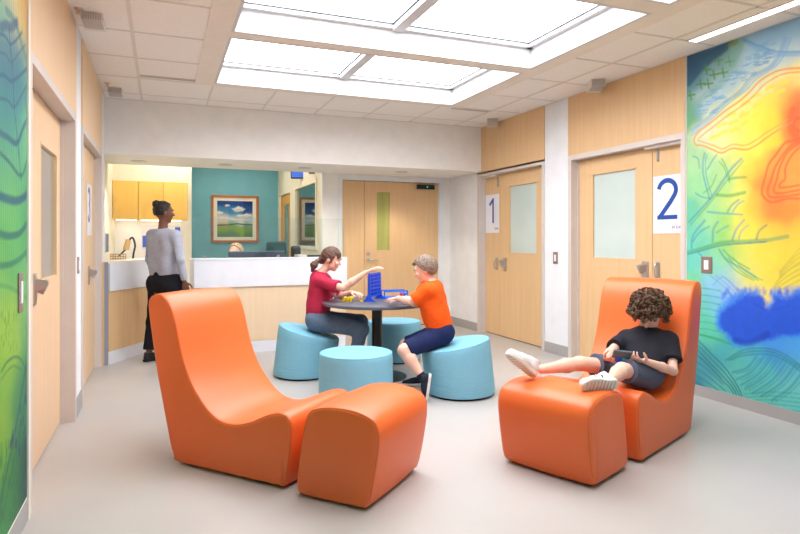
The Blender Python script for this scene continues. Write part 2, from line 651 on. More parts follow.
# skylights
M_sky = mat('skylight_diffuser', (255, 250, 247), 0.6, emit=((248, 250, 255), SKYLIGHT))
for i, (a, b) in enumerate(COF):
    o = struct(thing('window_%d' % (i + 1), 'square ceiling skylight coffer of two glowing panels, %s' %
                     ['nearest the reception counter', 'second from the reception counter', 'third from the counter, above the lounge chairs', 'directly over the near end of the room'][i], 'skylight', ((CX0 + CX1) / 2, (a + b) / 2, ZC)))
    del o['category']
    t = 0.02
    bx('reveal', M_coff, o, (CX0 - t, CX0 + .004, a - t, b + t, ZC - g - .001, 3.0), (CX1 - .004, CX1 + t, a - t, b + t, ZC - g - .001, 3.0), (CX0 + .004, CX1 - .004, a - t, a + .004, ZC - g - .001, 3.0), (CX0 + .004, CX1 - .004, b - .004, b + t, ZC - g - .001, 3.0), world=True)
    fw, z0, z1 = 0.05, 2.895, 2.93
    xm = (CX0 + CX1) / 2
    bx('frame', M_coff, o, (CX0, CX0 + fw, a, b, z0, z1), (CX1 - fw, CX1, a, b, z0, z1), (CX0, CX1, a, a + fw, z0, z1), (CX0, CX1, b - fw, b, z0, z1),
       (xm - 0.045, xm + 0.045, a, b, z0 - 0.01, z1), world=True)
    gk = 0.014
    gs = []
    for (p, q) in ((CX0 + fw, xm - 0.045), (xm + 0.045, CX1 - fw)):
        gs += [(p, p + gk, a + fw, b - fw, z1 - 0.004, z1 + 0.0015), (q - gk, q, a + fw, b - fw, z1 - 0.004, z1 + 0.0015), (p, q, a + fw, a + fw + gk, z1 - 0.004, z1 + 0.0015), (p, q, b - fw - gk, b - fw, z1 - 0.004, z1 + 0.0015)]
    bx('gasket', mat('dark_gasket', (92, 96, 108), 0.6), o, *gs, world=True)
    for (p, q) in ((CX0 + fw, xm), (xm, CX1 - fw)):
        bx('pane', M_sky, o, p, q, a + fw - 0.01, b - fw + 0.01, z1 + 0.002, z1 + 0.012, world=True)

# skirting
struct(bx('baseboard_right', M_base, None, (XR - 0.008, XR, Y0, 3.654, 0, 0.085), (XR - 0.008, XR, 5.166, 5.589, 0, 0.115), (XR - 0.008, XR, 7.11, YD, 0, 0.115), (DX1 + 0.05, XR, YD - 0.008, YD, 0, 0.115)))
struct(bx('baseboard_left', M_base, None, (XL, XL + 0.008, Y0, 3.09, 0, 0.10), (XL, XL + 0.008, 4.65, 5.0, 0, 0.13)))
# timber panels above the doors
struct(bx('trim_3', M_wood, None, XL, XL + 0.012, 3.10, 4.65, HD - 0.02, ZC - 0.004))
struct(bx('trim_4', M_wood, None, XL, XL + 0.012, 5.0, 6.55, HD - 0.02, ZC - 0.004))
struct(bx('trim_5', M_woodD, None, XR - 0.012, XR, 3.654, 5.166, HD, ZC - 0.004))
struct(bx('trim_6', M_woodD, None, XR - 0.012, XR, 5.589, 7.11, HD, ZC - 0.004))
struct(bx('trim_7', mat('cream_edge_trim', (238, 232, 218), 0.5), None, (XL, XL + 0.012, 3.065, 3.10, 0, ZC)))
struct(bx('trim_8', mat('cream_edge_trim', (238, 232, 218), 0.5), None, (XR - 0.012, XR, 3.645, 3.66, 0.085, ZC)))


def latch(par, x, z, flip=1, y=0.0, name='handle'):
    "hospital push-pull paddle latch; local: x along wall, -y out of the wall"
    bm = bmesh.new()
    box(bm, x - 0.035, x + 0.035, y - 0.012, y, z - 0.10, z + 0.07, bev=0.01)
    pts = [(-0.028, -0.012, 0.05), (0.028, -0.012, 0.05), (-0.02, -0.012, -0.03), (0.02, -0.012, -0.03),
           (-0.03 + 0.05 * flip, -0.072, 0.035), (0.03 + 0.05 * flip, -0.072, 0.03), (0.0 + 0.03 * flip, -0.05, -0.055), (-0.015 + 0.03 * flip, -0.065, -0.015), (0.045 * flip, -0.078, 0.01)]
    vs = [bm.verts.new((x + p[0] * .85, y + p[1] * .85, z + p[2] * .85)) for p in pts]
    r = bmesh.ops.convex_hull(bm, input=vs)
    o = done(name, bm, M_chrome, par)
    return o


def pull(par, x, z, y=0.0):
    bm = bmesh.new()
    tube(bm, catmull([(x, y, z + 0.07), (x, y - 0.035, z + 0.055), (x, y - 0.045, z), (x, y - 0.035, z - 0.055), (x, y, z - 0.07)], 5, closed=False), 0.009, 10)
    box(bm, x - 0.02, x + 0.02, y - 0.006, y, z - 0.085, z + 0.085, bev=0.003)
    return done('pull_handle', bm, M_chrome, par, smooth=True)


def leaf(par, x0, x1, z1, y, wm, win=None, pane=None):
    bm = bmesh.new()
    if win:
        a, b, c, d = win
        for q in ((x0, a, 0.01, z1), (b, x1, 0.01, z1), (a, b, 0.01, c), (a, b, d, z1)):
            box(bm, q[0], q[1], y, y + 0.045, q[2], q[3])
    else:
        box(bm, x0, x1, y, y + 0.045, 0.01, z1)
    o = done('door_leaf', bm, wm, par)
    if win:
        bx('vision_pane', pane, o, a, b, y + 0.016, y + 0.026, c, d)
        e = 0.012
        bx('glazing_bead', wm, o, (a, a + e, y - 0.002, y + 0.016, c, d), (b - e, b, y - 0.002, y + 0.016, c, d), (a, b, y - 0.002, y + 0.016, c, c + e), (a, b, y - 0.002, y + 0.016, d - e, d))
    return o


def door(n, loc, rz, W, head, rec, split, win, wm, pane, label, fw=0.05, hflip=1, hside=1, fm=None):
    o = struct(thing('door_%d' % n, label, None, loc, rz))
    fm = fm or M_frame
    bx('frame', fm, o, (0, fw, -0.012, rec + 0.05, 0, head), (W - fw, W, -0.012, rec + 0.05, 0, head), (fw, W - fw, -0.012, rec + 0.05, head - fw, head),
       (fw, fw + 0.012, rec - 0.02, rec + 0.04, 0, head - fw), (W - fw - 0.012, W - fw, rec - 0.02, rec + 0.04, 0, head - fw))
    z1 = head - fw - 0.006
    g = 0.003
    if hside > 0:      # active leaf at larger x
        leaf(o, split + g, W - fw - 0.004, z1, rec, wm, win, pane)
        leaf(o, fw + 0.004, split - g, z1, rec, wm)
    else:
        leaf(o, fw + 0.004, split - g, z1, rec, wm, win, pane)
        leaf(o, split + g, W - fw - 0.004, z1, rec, wm)
    bx('threshold_shadow_gap', M_dark, o, (fw, W - fw, rec + 0.01, rec + 0.07, 0, 0.012), (split - 0.006, split + 0.006, rec + 0.012, rec + 0.05, 0.01, z1), (fw, W - fw, rec + 0.05, rec + 0.07, 0.0, head))
    return o


M_reflect = mat('dark_door_glass', (150, 170, 170), 0.03, metal=0.45, spec=1.0, coat=1.0)
d1 = door(1, (XL, 3.10, 0), PI / 2, 1.55, HD - 0.02, 0.08, 0.50, (0.80, 1.36, 1.0, 1.80), M_wood, M_reflect, 'maple double door beside the green leaf mural on the left wall, narrow glass panel and lever')
latch(d1, 0.60, 0.99, 1, 0.08)
d2 = door(2, (XL, 5.0, 0), PI / 2, 1.55, HD - 0.02, 0.05, 0.90, None, M_wood, M_reflect, 'second maple door on the left wall beside the reception counter')
latch(d2, 0.98, 0.94, 1, 0.05)
# right wall: local x runs towards the camera
d4 = door(4, (XR, 5.166, 0), -PI / 2, 1.512, HD, 0.085, 1.062, (0.262, 0.866, 1.052, 1.91), M_woodD, M_frost, 'maple double door with frosted pane behind the occupied lounge chair, next to the painted mural', hside=-1)
latch(d4, 0.985, 0.98, -1, 0.085)
pull(d4, 1.13, 0.97, 0.085)
d3 = door(3, (XR, 7.11, 0), -PI / 2, 1.521, HD + 0.02, 0.085, 0.43, (0.644, 1.245, 1.07, 1.925), M_woodD, M_frost, 'maple double door with frosted pane near the end wall on the right', hside=1)
latch(d3, 0.55, 0.945, -1, 0.085)
pull(d3, 0.35, 0.935, 0.085)
for dd, x in ((d4, 1.13), (d3, 0.38)):       # door co-ordinator / flush bolt at the head
    bx('flush_bolt', M_steel, dd, (x - 0.012, x + 0.012, 0.075, 0.085, 1.93, 2.055), bev=0.002)
bx('head_stop', M_frame, d4, 1.03, 1.462, 0.02, 0.085, HD - 0.075, HD - 0.05)
bx('head_stop', M_frame, d3, 0.05, 0.43, 0.02, 0.085, HD - 0.055, HD - 0.03)
# end double door
M_lite = mat('yellow_green_wired_glass', (188, 190, 108), 0.25, noise=(9, (150, 150, 84), 0.8), stretch=(5, 1, 0.1))
d5 = door(5, (DX0, YD, 0), 0, DX1 - DX0, 2.13, 0.03, 0.36 + 0.03, (0.565, 0.78, 1.085, 1.932), M_woodD, M_lite, 'maple double door in the end wall with a tall narrow vision panel', fw=0.055, hside=1, fm=M_white)
bm = bmesh.new()
cyl(bm, (0.455, 0.03, 1.055), (0.455, 0.012, 1.055), 0.024)
done('deadbolt', bm, M_chrome, d5, smooth=True)
bm = bmesh.new()
cyl(bm, (0.455, 0.03, 0.965), (0.455, 0.015, 0.965), 0.032)
cyl(bm, (0.455, 0.03, 0.965), (0.455, -0.035, 0.965), 0.012)
tube(bm, [(0.455, -0.03, 0.965), (0.52, -0.036, 0.962), (0.575, -0.03, 0.955)], 0.011, 10)
done('lever_handle', bm, M_chrome, d5, smooth=True)
lk = bx('magnetic_lock', M_black, d5, 1.19, 1.46, -0.02, 0.03, 1.98, 2.045, bev=0.004)
bm = bmesh.new()
cyl(bm, (1.34, -0.02, 2.012), (1.34, -0.026, 2.012), 0.011, n=14)
done('indicator_light', bm, mat('green_led', (90, 220, 190), 0.4, emit=((90, 220, 190), 0.5)), lk)
# reception side wall door and window
sd = struct(thing('door_6', 'yellowish wood door with glass panel at the far end of the reception side wall', None, (XW, 11.15, 0), -PI / 2))
bx('frame', M_cream, sd, (0, 0.05, -0.01, 0.1, 0, 2.1), (1.05, 1.10, -0.01, 0.1, 0, 2.1), (0.05, 1.05, -0.01, 0.1, 2.05, 2.1))
leaf(sd, 0.05, 1.05, 2.05, 0.02, mat('honey_oak', (230, 176, 86), 0.45, noise=(5, (216, 156, 70), 0.8), stretch=(6, 6, 0.5)), (0.30, 0.80, 0.9, 1.88), mat('green_grey_pane', (120, 152, 142), 0.08, spec=0.9))
sw = struct(thing('window_5', 'large cream framed interior window of the reception side wall reflecting the framed picture', None, (XW, 9.75, 0), -PI / 2))
bx('frame', M_cream, sw, (0, 0.07, -0.015, 0.1, 1.10, 2.12), (1.44, 1.50, -0.015, 0.1, 1.10, 2.12), (0.07, 1.44, -0.015, 0.1, 2.06, 2.12), (0.07, 1.44, -0.015, 0.1, 1.10, 1.15))
bx('pane', glass_mat('office_glass', (205, 222, 208), 0.01, 0.72), sw, 0.07, 1.44, 0.02, 0.028, 1.15, 2.06)

# ------------------------------------------------------------------ murals
def wallpt(X, k, ox=0.0, oy=0.0, sc=1.0):
    return lambda x, y: on_x(ox + x / sc, oy + y / sc, X)


def paint_right():
    X = XR
    y0, y1, z0, z1 = -0.4, 3.648, 0.085, ZC - 0.004
    st = 0.0065
    ys = np.arange(y0, y1 + st, st)
    ys[-1] = y1
    zs = np.linspace(z0, z1, int((z1 - z0) / st))
    YY, ZZ = np.meshgrid(ys, zs)
    Yf = np.abs((YY - 2.66 + 1.0) % 2.0 - 1.0) + 2.66      # the visible metre repeats mirrored towards the near end
    cv = Canvas(Yf, ZZ)
    A = """692,65,45,95,130 700,60,50,100,135 720,48,70,115,145 690,84,90,150,170 705,72,120,165,180 715,75,140,180,180 725,60,120,170,160 733,55,130,180,170 690,105,110,170,130 688,118,90,170,120
700,100,175,208,212 715,92,180,212,215 730,78,175,208,215 748,60,170,205,220 762,45,140,185,215 780,33,135,180,212 798,30,140,185,215 792,52,185,208,212 772,62,195,215,208 757,84,222,226,180 775,84,246,232,140
798,76,250,225,120 740,108,235,232,140 720,120,220,226,165 703,134,218,222,178 722,143,228,226,150 750,122,252,228,60 770,104,252,222,45 785,94,250,170,50 798,100,236,100,45 796,122,240,105,35 772,126,250,210,30 748,146,250,226,70 735,136,242,224,110
694,150,160,208,150 705,160,165,212,150 722,170,160,208,140 733,160,205,214,110 746,163,245,214,50 758,170,246,180,40 768,182,238,125,35 784,168,243,150,50 796,190,243,150,50 770,206,238,120,40 790,212,240,135,35 755,208,246,190,45 745,225,246,212,50 770,235,240,195,45 798,232,236,190,45
736,200,220,218,80 724,195,165,210,125 700,185,145,206,145 690,212,100,192,155 710,215,150,206,138 726,225,150,205,105 742,246,205,212,80 760,256,230,206,55 792,262,232,200,45 775,280,238,206,55 752,286,236,216,85 744,270,212,216,90 725,250,140,205,115 700,240,110,200,165
691,257,100,200,180 712,264,120,202,170 724,272,140,200,190 715,286,130,190,222 732,290,120,170,240 738,280,190,206,150 694,290,110,202,150 700,305,90,198,165 711,300,110,190,215 697,322,80,192,160 708,335,80,190,160 723,350,60,165,170 798,288,228,200,50
750,350,60,160,200 778,346,50,140,215 800,348,55,150,220 700,355,55,145,155 710,372,60,155,165 722,388,90,185,170 742,362,75,180,165 760,376,80,188,185 790,366,65,160,195 798,400,90,195,185 762,398,90,192,175 742,386,85,188,175 694,384,50,130,145 796,384,100,195,190""".split()
    anc = []
    for a in A:
        q = [float(t) for t in a.split(',')]
        yy, zz = on_x(q[0], q[1], X)
        anc.append((yy, zz, q[2:]))
    cv.wash(anc, 0.062, 0.022, 11)
    px = 0.0088

    def S(pts, wd, c, a=0.75, o=(0, 0, 1)):
        P = [on_x(o[0] + x / o[2], o[1] + y / o[2], X) for x, y in pts]
        P = [tuple(v) for v in catmull([(p[0], p[1], 0) for p in P], 4, closed=False)]
        cv.stroke([(p[0], p[1]) for p in P], wd * px, c, a)
    Z3, Z4, Z5 = (688, 40, 5.34), (688, 130, 3.81), (688, 260, 3.5625)
    navy, lb, tl, gr, org, ro = (35, 85, 130), (110, 165, 215), (60, 150, 165), (80, 165, 85), (243, 150, 70), (228, 88, 30)
    cv.blob([on_x(*p, X) for p in ((688, 62), (735, 38), (728, 50), (706, 68), (690, 86), (680, 90))], (48, 98, 132), 0.85, 0.02, 0.006, 8, 30)
    # blue region
    S([(290, -5), (400, 50), (480, 75), (598, 72), (700, 60)], 4, (110, 165, 212), 0.55, Z3)
    S([(300, 0), (380, 30), (470, 60), (598, 62), (700, 50)], 1.5, (90, 150, 205), 0.5, Z3)
    for d in (0, 14, 30):
        S([(520 + d, -10), (490 + d, 70), (440 + d, 140), (340 + d, 195 + d * .3), (280 + d, 270), (180 + d, 345), (100 + d, 420), (20, 480 + d)], 1.6 if d else 2.4, lb, 0.55, Z3)
    rr = random.Random(4)
    for i in range(110):
        t = rr.random()
        x = 30 + t * 420
        y = 430 - t * 400 + rr.uniform(-75, 60)
        if y < 20 or x + y < 340: continue
        S([(x, y), (x + 12, y - 2), (x + 26, y - 7)], 1.3, (110, 170, 215), 0.6, Z3)
    for (x, y) in ((165, 110), (225, 115), (100, 160), (140, 185), (190, 175), (70, 235), (110, 235), (15, 295)):
        a = 0.8 if y > 150 else 0.5
        S([(x - 22, y + 4), (x, y), (x + 24, y - 4)], 1.7, (75, 150, 70), a, Z3)
        S([(x - 4, y - 24), (x, y), (x + 4, y + 24)], 1.7, (75, 150, 70), a, Z3)
    S([(225, 25), (262, 12)], 4, (130, 150, 40), 0.7, Z3)
    S([(280, 30), (240, 130), (180, 230), (90, 300), (20, 380)], 7, (110, 170, 150), 0.35, Z3)
    # yellow dabs
    for (x, y) in ((440, 255), (510, 230), (495, 275), (440, 305), (375, 345), (360, 405), (310, 340), (300, 400), (245, 440), (310, 445), (180, 455), (190, 495), (250, 480), (140, 520), (360, 300), (230, 400)):
        S([(x - 18, y + 8), (x, y - 3), (x + 20, y - 8)], 3.2, (252, 224, 40), 0.8, Z3)
    # outline of the yellow leaf
    L1 = [(860, 66), (800, 68), (781.6, 70), (770, 74.6), (759, 82), (750, 92), (738.6, 102), (725.5, 111), (712, 122), (699, 132), (694.5, 139), (696, 144.5), (703.7, 145.7), (713, 149.7), (722, 153), (732.6, 148.4), (745.7, 149.7), (756, 145.7), (766.7, 138), (777, 131), (793, 122)]
    L2 = [(860, 71), (800, 72), (784, 74), (773, 79), (763, 86), (754, 96), (742, 106), (729, 115), (716, 125), (703, 135), (698.5, 140), (703, 142), (714, 145.5), (723, 149), (733, 144.5), (745, 145.5), (755, 141), (765, 134), (776, 127), (790, 119)]
    S(L1, 1.6, org, 0.85)
    S(L2, 1.3, org, 0.7)
    # orange core
    R = [[(440, 28), (400, 42), (370, 50), (340, 90), (310, 130), (295, 180), (283, 230), (290, 255), (320, 275), (380, 262), (440, 262)],
         [(440, 38), (400, 55), (370, 85), (335, 140), (318, 190), (305, 235), (325, 257), (440, 243)],
         [(440, 44), (385, 80), (352, 140), (340, 190), (328, 225), (345, 242), (440, 226)],
         [(440, 58), (400, 92), (372, 145), (372, 185), (352, 205), (358, 220), (440, 208)]]
    for i, r in enumerate(R):
        S(r, 2.0 - i * 0.1, ro, 0.75, Z4)
    S([(400, -80), (392, -40), (396, 0), (420, 30), (450, 40)], 5, ro, 0.5, Z4)
    S([(450, -30), (415, -45), (405, -10), (440, 10)], 2, (235, 80, 30), 0.6, Z4)
    for y in (285, 300, 312):
        S([(320, y), (370, y + 2), (440, y - 6)], 1.5, (235, 140, 40), 0.35, Z4)
    # green branches
    for p, wd, c in (([(5, 350), (80, 270), (130, 200), (165, 150), (205, 110)], 2.4, tl), ([(12, 360), (88, 275), (140, 205), (212, 118)], 1.2, gr), ([(85, 265), (62, 180), (58, 130), (65, 88)], 1.8, tl), ([(94, 255), (72, 180), (68, 120), (74, 95)], 1.2, tl),
                     ([(75, 150), (92, 120), (110, 95)], 1.5, tl), ([(45, 145), (40, 110), (20, 100)], 1.3, tl), ([(155, 188), (185, 182), (222, 180)], 2.2, gr), ([(110, 247), (160, 250), (218, 238)], 2.8, gr), ([(75, 312), (140, 318), (208, 322)], 1.7, tl),
                     ([(152, 312), (170, 285), (195, 266)], 2, tl), ([(172, 312), (190, 285), (215, 270)], 1.5, tl), ([(30, 240), (55, 255), (90, 262)], 1.3, tl), ([(130, 110), (150, 150), (160, 200)], 1.3, gr), ([(120, 120), (140, 145), (150, 180)], 1, gr), ([(60, 240), (90, 215), (110, 170)], 1.2, gr),
                     ([(0, 466), (60, 450), (130, 430), (220, 425), (300, 420), (380, 405)], 3.4, (70, 160, 95)), ([(0, 474), (60, 458), (130, 440), (220, 432), (300, 426)], 1.3, (45, 120, 150)), ([(15, 450), (22, 400), (65, 345)], 2.4, tl), ([(20, 425), (45, 390), (82, 368)], 1.8, tl), ([(95, 425), (98, 380), (115, 350)], 2, tl), ([(110, 392), (130, 378), (155, 365)], 1.4, tl),
                     ([(170, 420), (185, 380), (215, 343)], 2.2, tl), ([(195, 415), (205, 385), (232, 362)], 1.5, tl), ([(262, 415), (273, 385), (300, 363)], 2, (50, 140, 110)), ([(120, 455), (150, 495), (220, 534), (260, 560)], 1.8, tl), ([(135, 455), (170, 490), (235, 530)], 1.4, gr), ([(35, 460), (60, 490), (70, 530)], 1.6, tl)):
        S(p, wd, c, 0.65, Z4)
    for d in (0, 20, 40, 62):
        S([(450, 430 + d), (410, 470 + d * .7), (350, 540 + d * .4)], 1.0, (150, 160, 60), 0.5, Z4)
    # arcs on the yellow
    for d in (0, 18, 36, 56):
        S([(420, 5 + d), (370, 30 + d), (320, 75 + d * .7), (300 + d * .6, 118)], 1.2, (165, 175, 60), 0.6, Z5)
    for d in (0, 16, 32):
        S([(130 + d, -8), (175 + d, 40), (235 + d, 72)], 1.3, (90, 175, 90), 0.6, Z5)
    S([(90, 90), (130, 60), (175, 110)], 1, (90, 140, 220), 0.5, Z5)
    for d in (0, 20, 40):
        S([(80 + d, 55), (130 + d, 95), (160 + d, 130)], 1.1, (90, 140, 225), 0.5, Z5)
    # waves at the left
    for k in range(8):
        y = 100 + k * 24
        S([(30, y), (70, y + 2), (118 + (k > 4) * 12, y + 10 + k)], 1.1, (40, 165, 120), 0.6, Z5)
    S([(30, 262), (80, 275), (155, 300)], 2, (40, 160, 90), 0.7, Z5)
    # blue splash
    B = [(716, 322), (717, 312), (723, 305), (733, 296), (745, 289), (757, 288), (763, 296), (766, 306), (771, 300), (773, 290), (785, 293), (798, 287), (812, 288), (830, 295), (830, 335), (798, 336), (780, 337), (765, 341), (745, 346), (733, 345), (727, 336), (720, 331)]
    cv.blob([on_x(*p, X) for p in B], (22, 122, 226), 0.9, 0.05, 0.02, 5, 45)
    B2 = [(720 + (u - 716) * 0.97, 294 + (v - 288) * 0.86) for u, v in B]
    cv.blob([on_x(*p, X) for p in B2], (4, 76, 205), 0.95, 0.03, 0.016, 5, 60)
    rr = random.Random(9)
    for k in range(46):
        u = rr.uniform(722, 830)
        v = 293 + rr.uniform(-2, 6)
        S([(u, v), (u + rr.uniform(-1, 1), v - rr.uniform(2, 5))], rr.uniform(1.4, 3.2), (20, 95, 215), 0.4)
    S([(735, 340), (750, 343), (768, 334)], 5, (4, 50, 165), 0.5)
    S([(753, 303), (770, 310), (790, 305)], 2, (20, 60, 190), 0.35)
    # lower arcs
    dk = (30, 120, 125)
    for d in (0, 9, 18, 27):
        S([(15 - d, 262 + d), (80 - d, 330 + d), (140 - d, 392 + d), (188 - d, 470), (200 - d, 540)], 1.5, (30, 130, 120) if d % 2 else (40, 110, 130), 0.75, Z5)
    for k in range(7):
        S([(-10, 325 + 22 * k), (50, 350 + 24 * k), (120 + 6 * k, 420 + 22 * k)], 1.4, (35, 105, 145), 0.6, Z5)
    for d in (0, 10, 20):
        S([(135 + d, 357), (200, 320 + d), (290, 316 + d), (360, 345 + d), (420, 392 + d)], 1.3, dk, 0.6, Z5)
    for (a, b) in (((245, 345), (160, 400)), ((275, 340), (175, 425)), ((305, 337), (190, 445)), ((330, 345), (205, 460)), ((357, 357), (230, 475)), ((388, 367), (262, 485)), ((420, 380), (300, 500))):
        mx = ((a[0] + b[0]) / 2 + 8, (a[1] + b[1]) / 2 + 12)
        S([a, mx, b], 2.0, (40, 140, 160), 0.65, Z5)
        S([(a[0] + 14, a[1] + 4), (mx[0] + 14, mx[1] + 4), (b[0] + 14, b[1] + 5)], 0.9, dk, 0.5, Z5)
    for k in range(6):
        S([(200, 478 + 12 * k), (300, 470 + 14 * k), (430, 480 + 16 * k)], 1.0, dk, 0.35, Z5)
    cv.C *= (1 + 0.05 * noise2(YY, ZZ, 31, 25) + 0.03 * noise2(YY, ZZ, 37, 90))[..., None]
    lum = cv.C.mean(-1, keepdims=True)
    cv.C = cv.C * .93 + lum * .07
    P = np.stack([np.full(YY.shape, X - 0.004), YY, ZZ], -1)
    o = painted('wall_mural', P, cv.C, vcol_mat('mural_print_bright', 0.55))
    tag(o, 'bright watercolour wall mural of yellow, orange and blue shapes on the right wall', 'mural')


def paint_left():
    X = XL
    y0, y1, z0, z1 = Y0, 3.066, 0.10, ZC - 0.004
    st = 0.008
    ys = np.linspace(y0, y1, int((y1 - y0) / st))
    zs = np.linspace(z0, z1, int((z1 - z0) / 0.0065))
    YY, ZZ = np.meshgrid(ys, zs)
    Yf = np.abs((YY - 2.55 + 0.55) % 1.1 - 0.55) + 2.55
    cv = Canvas(Yf, ZZ)
    A = """3,4,150,200,160 10,3,238,232,190 16,6,232,205,130 22,6,236,180,90 27,10,242,130,60 28,30,240,140,80 22,18,205,210,130 28,45,215,205,130 4,14,150,200,170 8,32,50,110,145 5,45,45,110,135 14,50,48,115,138 5,70,50,125,142 20,62,58,135,150 24,75,70,150,150 15,92,55,135,142 28,92,100,175,155 5,110,60,140,142
15,130,75,155,140 27,140,110,190,135 6,160,90,170,135 18,165,95,178,130 5,190,105,185,118 22,190,85,175,118 12,212,105,190,105 25,228,80,172,110 6,240,95,182,98 15,262,95,178,105 27,270,105,190,115 5,290,112,188,98 22,300,122,182,118 4,320,160,205,75 15,330,145,194,78 27,340,105,182,110
10,350,150,196,76 25,368,50,132,98 4,380,122,182,68 14,400,62,142,88 27,400,42,125,90 4,430,135,185,58 20,430,45,128,88 3,460,90,165,68 10,480,50,132,68 25,460,28,88,78 4,510,60,142,78 14,500,45,128,72 22,480,26,80,80""".split()
    anc = []
    for a in A:
        q = [float(t) for t in a.split(',')]
        yy, zz = on_x(q[0], q[1], X)
        anc.append((yy, zz, q[2:]))
    cv.wash(anc, 0.085, 0.03, 21)

    def S(pts, wd, c, a=0.75):
        P = [on_x(x, y, X) for x, y in pts]
        P = catmull([(p[0], p[1], 0) for p in P], 4, closed=False)
        cv.stroke([(p[0], p[1]) for p in P], wd, c, a)
    # the leaf: fine vertical hatching, midrib, chevron veins
    hatch = np.sin(Yf * 210 + 2.5 * noise2(Yf, ZZ, 3, 9))
    m = ((ZZ > 0.9) & (ZZ < 2.62))[..., None]
    cv.C = np.where(m, cv.C * (1 + 0.20 * hatch[..., None]), cv.C)
    dk, mid = (28, 92, 122), (40, 120, 120)
    S([(5, 10), (14, 22), (21, 45), (26, 62), (30, 80)], 0.035, (60, 140, 130), 0.7)
    S([(0, 27), (5, 25), (10, 27), (16, 22)], 0.04, (36, 95, 130), 0.8)
    S([(8, 27), (9, 45), (12, 75), (13, 105), (17, 145), (20, 180)], 0.014, dk, 0.8)
    S([(-4, 33), (4, 36), (9, 44), (15, 40), (21, 32)], 0.014, dk, 0.8)
    S([(-4, 52), (4, 54), (10, 62), (17, 54), (24, 45)], 0.012, dk, 0.6)
    S([(-4, 76), (3, 75), (10, 81), (18, 76), (28, 66)], 0.018, dk, 0.8)
    S([(-4, 98), (6, 100), (13, 107), (20, 96), (30, 76)], 0.014, dk, 0.7)
    S([(-4, 131), (6, 137), (16, 143), (22, 128), (30, 110)], 0.026, dk, 0.8)
    S([(-4, 150), (8, 162), (20, 176), (26, 160), (30, 150)], 0.018, (36, 110, 110), 0.8)
    S([(-4, 195), (6, 199), (16, 201), (24, 196), (30, 186)], 0.036, dk, 0.85)
    S([(-4, 233), (8, 236), (20, 232), (30, 215)], 0.03, (30, 110, 108), 0.85)
    S([(-4, 266), (10, 264), (22, 256), (30, 245)], 0.026, (40, 125, 100), 0.8)
    S([(-4, 285), (10, 288), (22, 296), (30, 300)], 0.018, (60, 150, 95), 0.6)
    S([(0, 372), (6, 362), (14, 357), (20, 360), (26, 372)], 0.012, (40, 118, 80), 0.8)
    S([(0, 380), (6, 371), (13, 366), (20, 370)], 0.010, (40, 118, 80), 0.6)
    S([(30, 345), (24, 372), (16, 420), (6, 470), (0, 500)], 0.030, (24, 92, 92), 0.7)
    S([(30, 356), (26, 382), (19, 430), (9, 480), (2, 515)], 0.014, (24, 82, 92), 0.6)
    rr = random.Random(7)
    for i in range(60):
        u, v = rr.uniform(-2, 30), rr.uniform(375, 450)
        if v < 375 + (30 - u) * 3: continue
        S([(u, v), (u - 0.5, v + 5)], 0.02, (24, 56, 108), 0.75)
    for i in range(60):
        u, v = rr.uniform(-2, 26), rr.uniform(310, 350)
        S([(u, v), (u - 0.3, v + 4)], 0.010, (95, 160, 60), 0.7)
    for i in range(70):
        u, v = rr.uniform(-2, 26), rr.uniform(440, 520)
        S([(u, v), (u - 0.5, v + 6)], 0.018, (22, 96, 60), 0.5)
    cv.C *= 0.82 * (1 + 0.06 * noise2(YY, ZZ, 41, 20))[..., None]
    P = np.stack([np.full(YY.shape, X + 0.004), YY, ZZ], -1)
    o = painted('wall_mural', P, cv.C, vcol_mat('mural_print_leaf', 0.55))
    tag(o, 'green and blue leaf patterned wall mural on the near end of the left wall', 'mural')
    bx('mural_edge_strip', mat('cream_edge_trim', (238, 232, 218), 0.5), o, XL, XL + 0.007, y0, 3.066, 0.088, 0.102, world=False)


paint_right()
paint_left()

# ================================================================== FITTINGS
def switch(name, label, loc, rz, w=0.075, h=0.115):
    t = thing(name, label, 'light switch', loc, rz)
    bx('plate', M_switch, t, -w / 2, w / 2, -0.006, 0, -h / 2, h / 2, bev=0.002)
    bx('rocker', M_swrock, t, -w * 0.2, w * 0.2, -0.010, -0.005, -h * 0.28, h * 0.28, bev=0.001)
    return t


switch('light_switch', 'bronze light switch plate on the white wall between doors 1 and 2', (XR, 5.395, 1.045), -PI / 2, 0.08, 0.13)
switch('light_switch', 'bronze light switch plate on the bright yellow and blue mural beside door 2', (XR - 0.004, 3.455, 1.045), -PI / 2, 0.10, 0.13)
switch('light_switch', 'bronze light switch plate on the green leaf mural at the left edge', (XL + 0.004, 2.925, 1.02), PI / 2, 0.08, 0.165)
switch('light_switch', 'narrow light switch plate on the white wall strip between the two left doors', (XL, 4.83, 1.06), PI / 2, 0.07, 0.12)


def text_mesh(name, s, size, m, parent, loc, ext=0.0008):
    cu = bpy.data.curves.new(name, 'FONT')
    cu.body = s
    cu.size = size
    cu.extrude = ext
    cu.align_x = 'RIGHT'
    tmp = bpy.data.objects.new('tmp', cu)
    COL.objects.link(tmp)
    bpy.context.view_layer.update()
    me = bpy.data.meshes.new_from_object(tmp.evaluated_get(bpy.context.evaluated_depsgraph_get()))
    bpy.data.objects.remove(tmp)
    me.transform(Matrix.Translation(loc) @ Matrix.Rotation(PI / 2, 4, 'X'))
    me.name = name
    return link(name, me, m, parent)


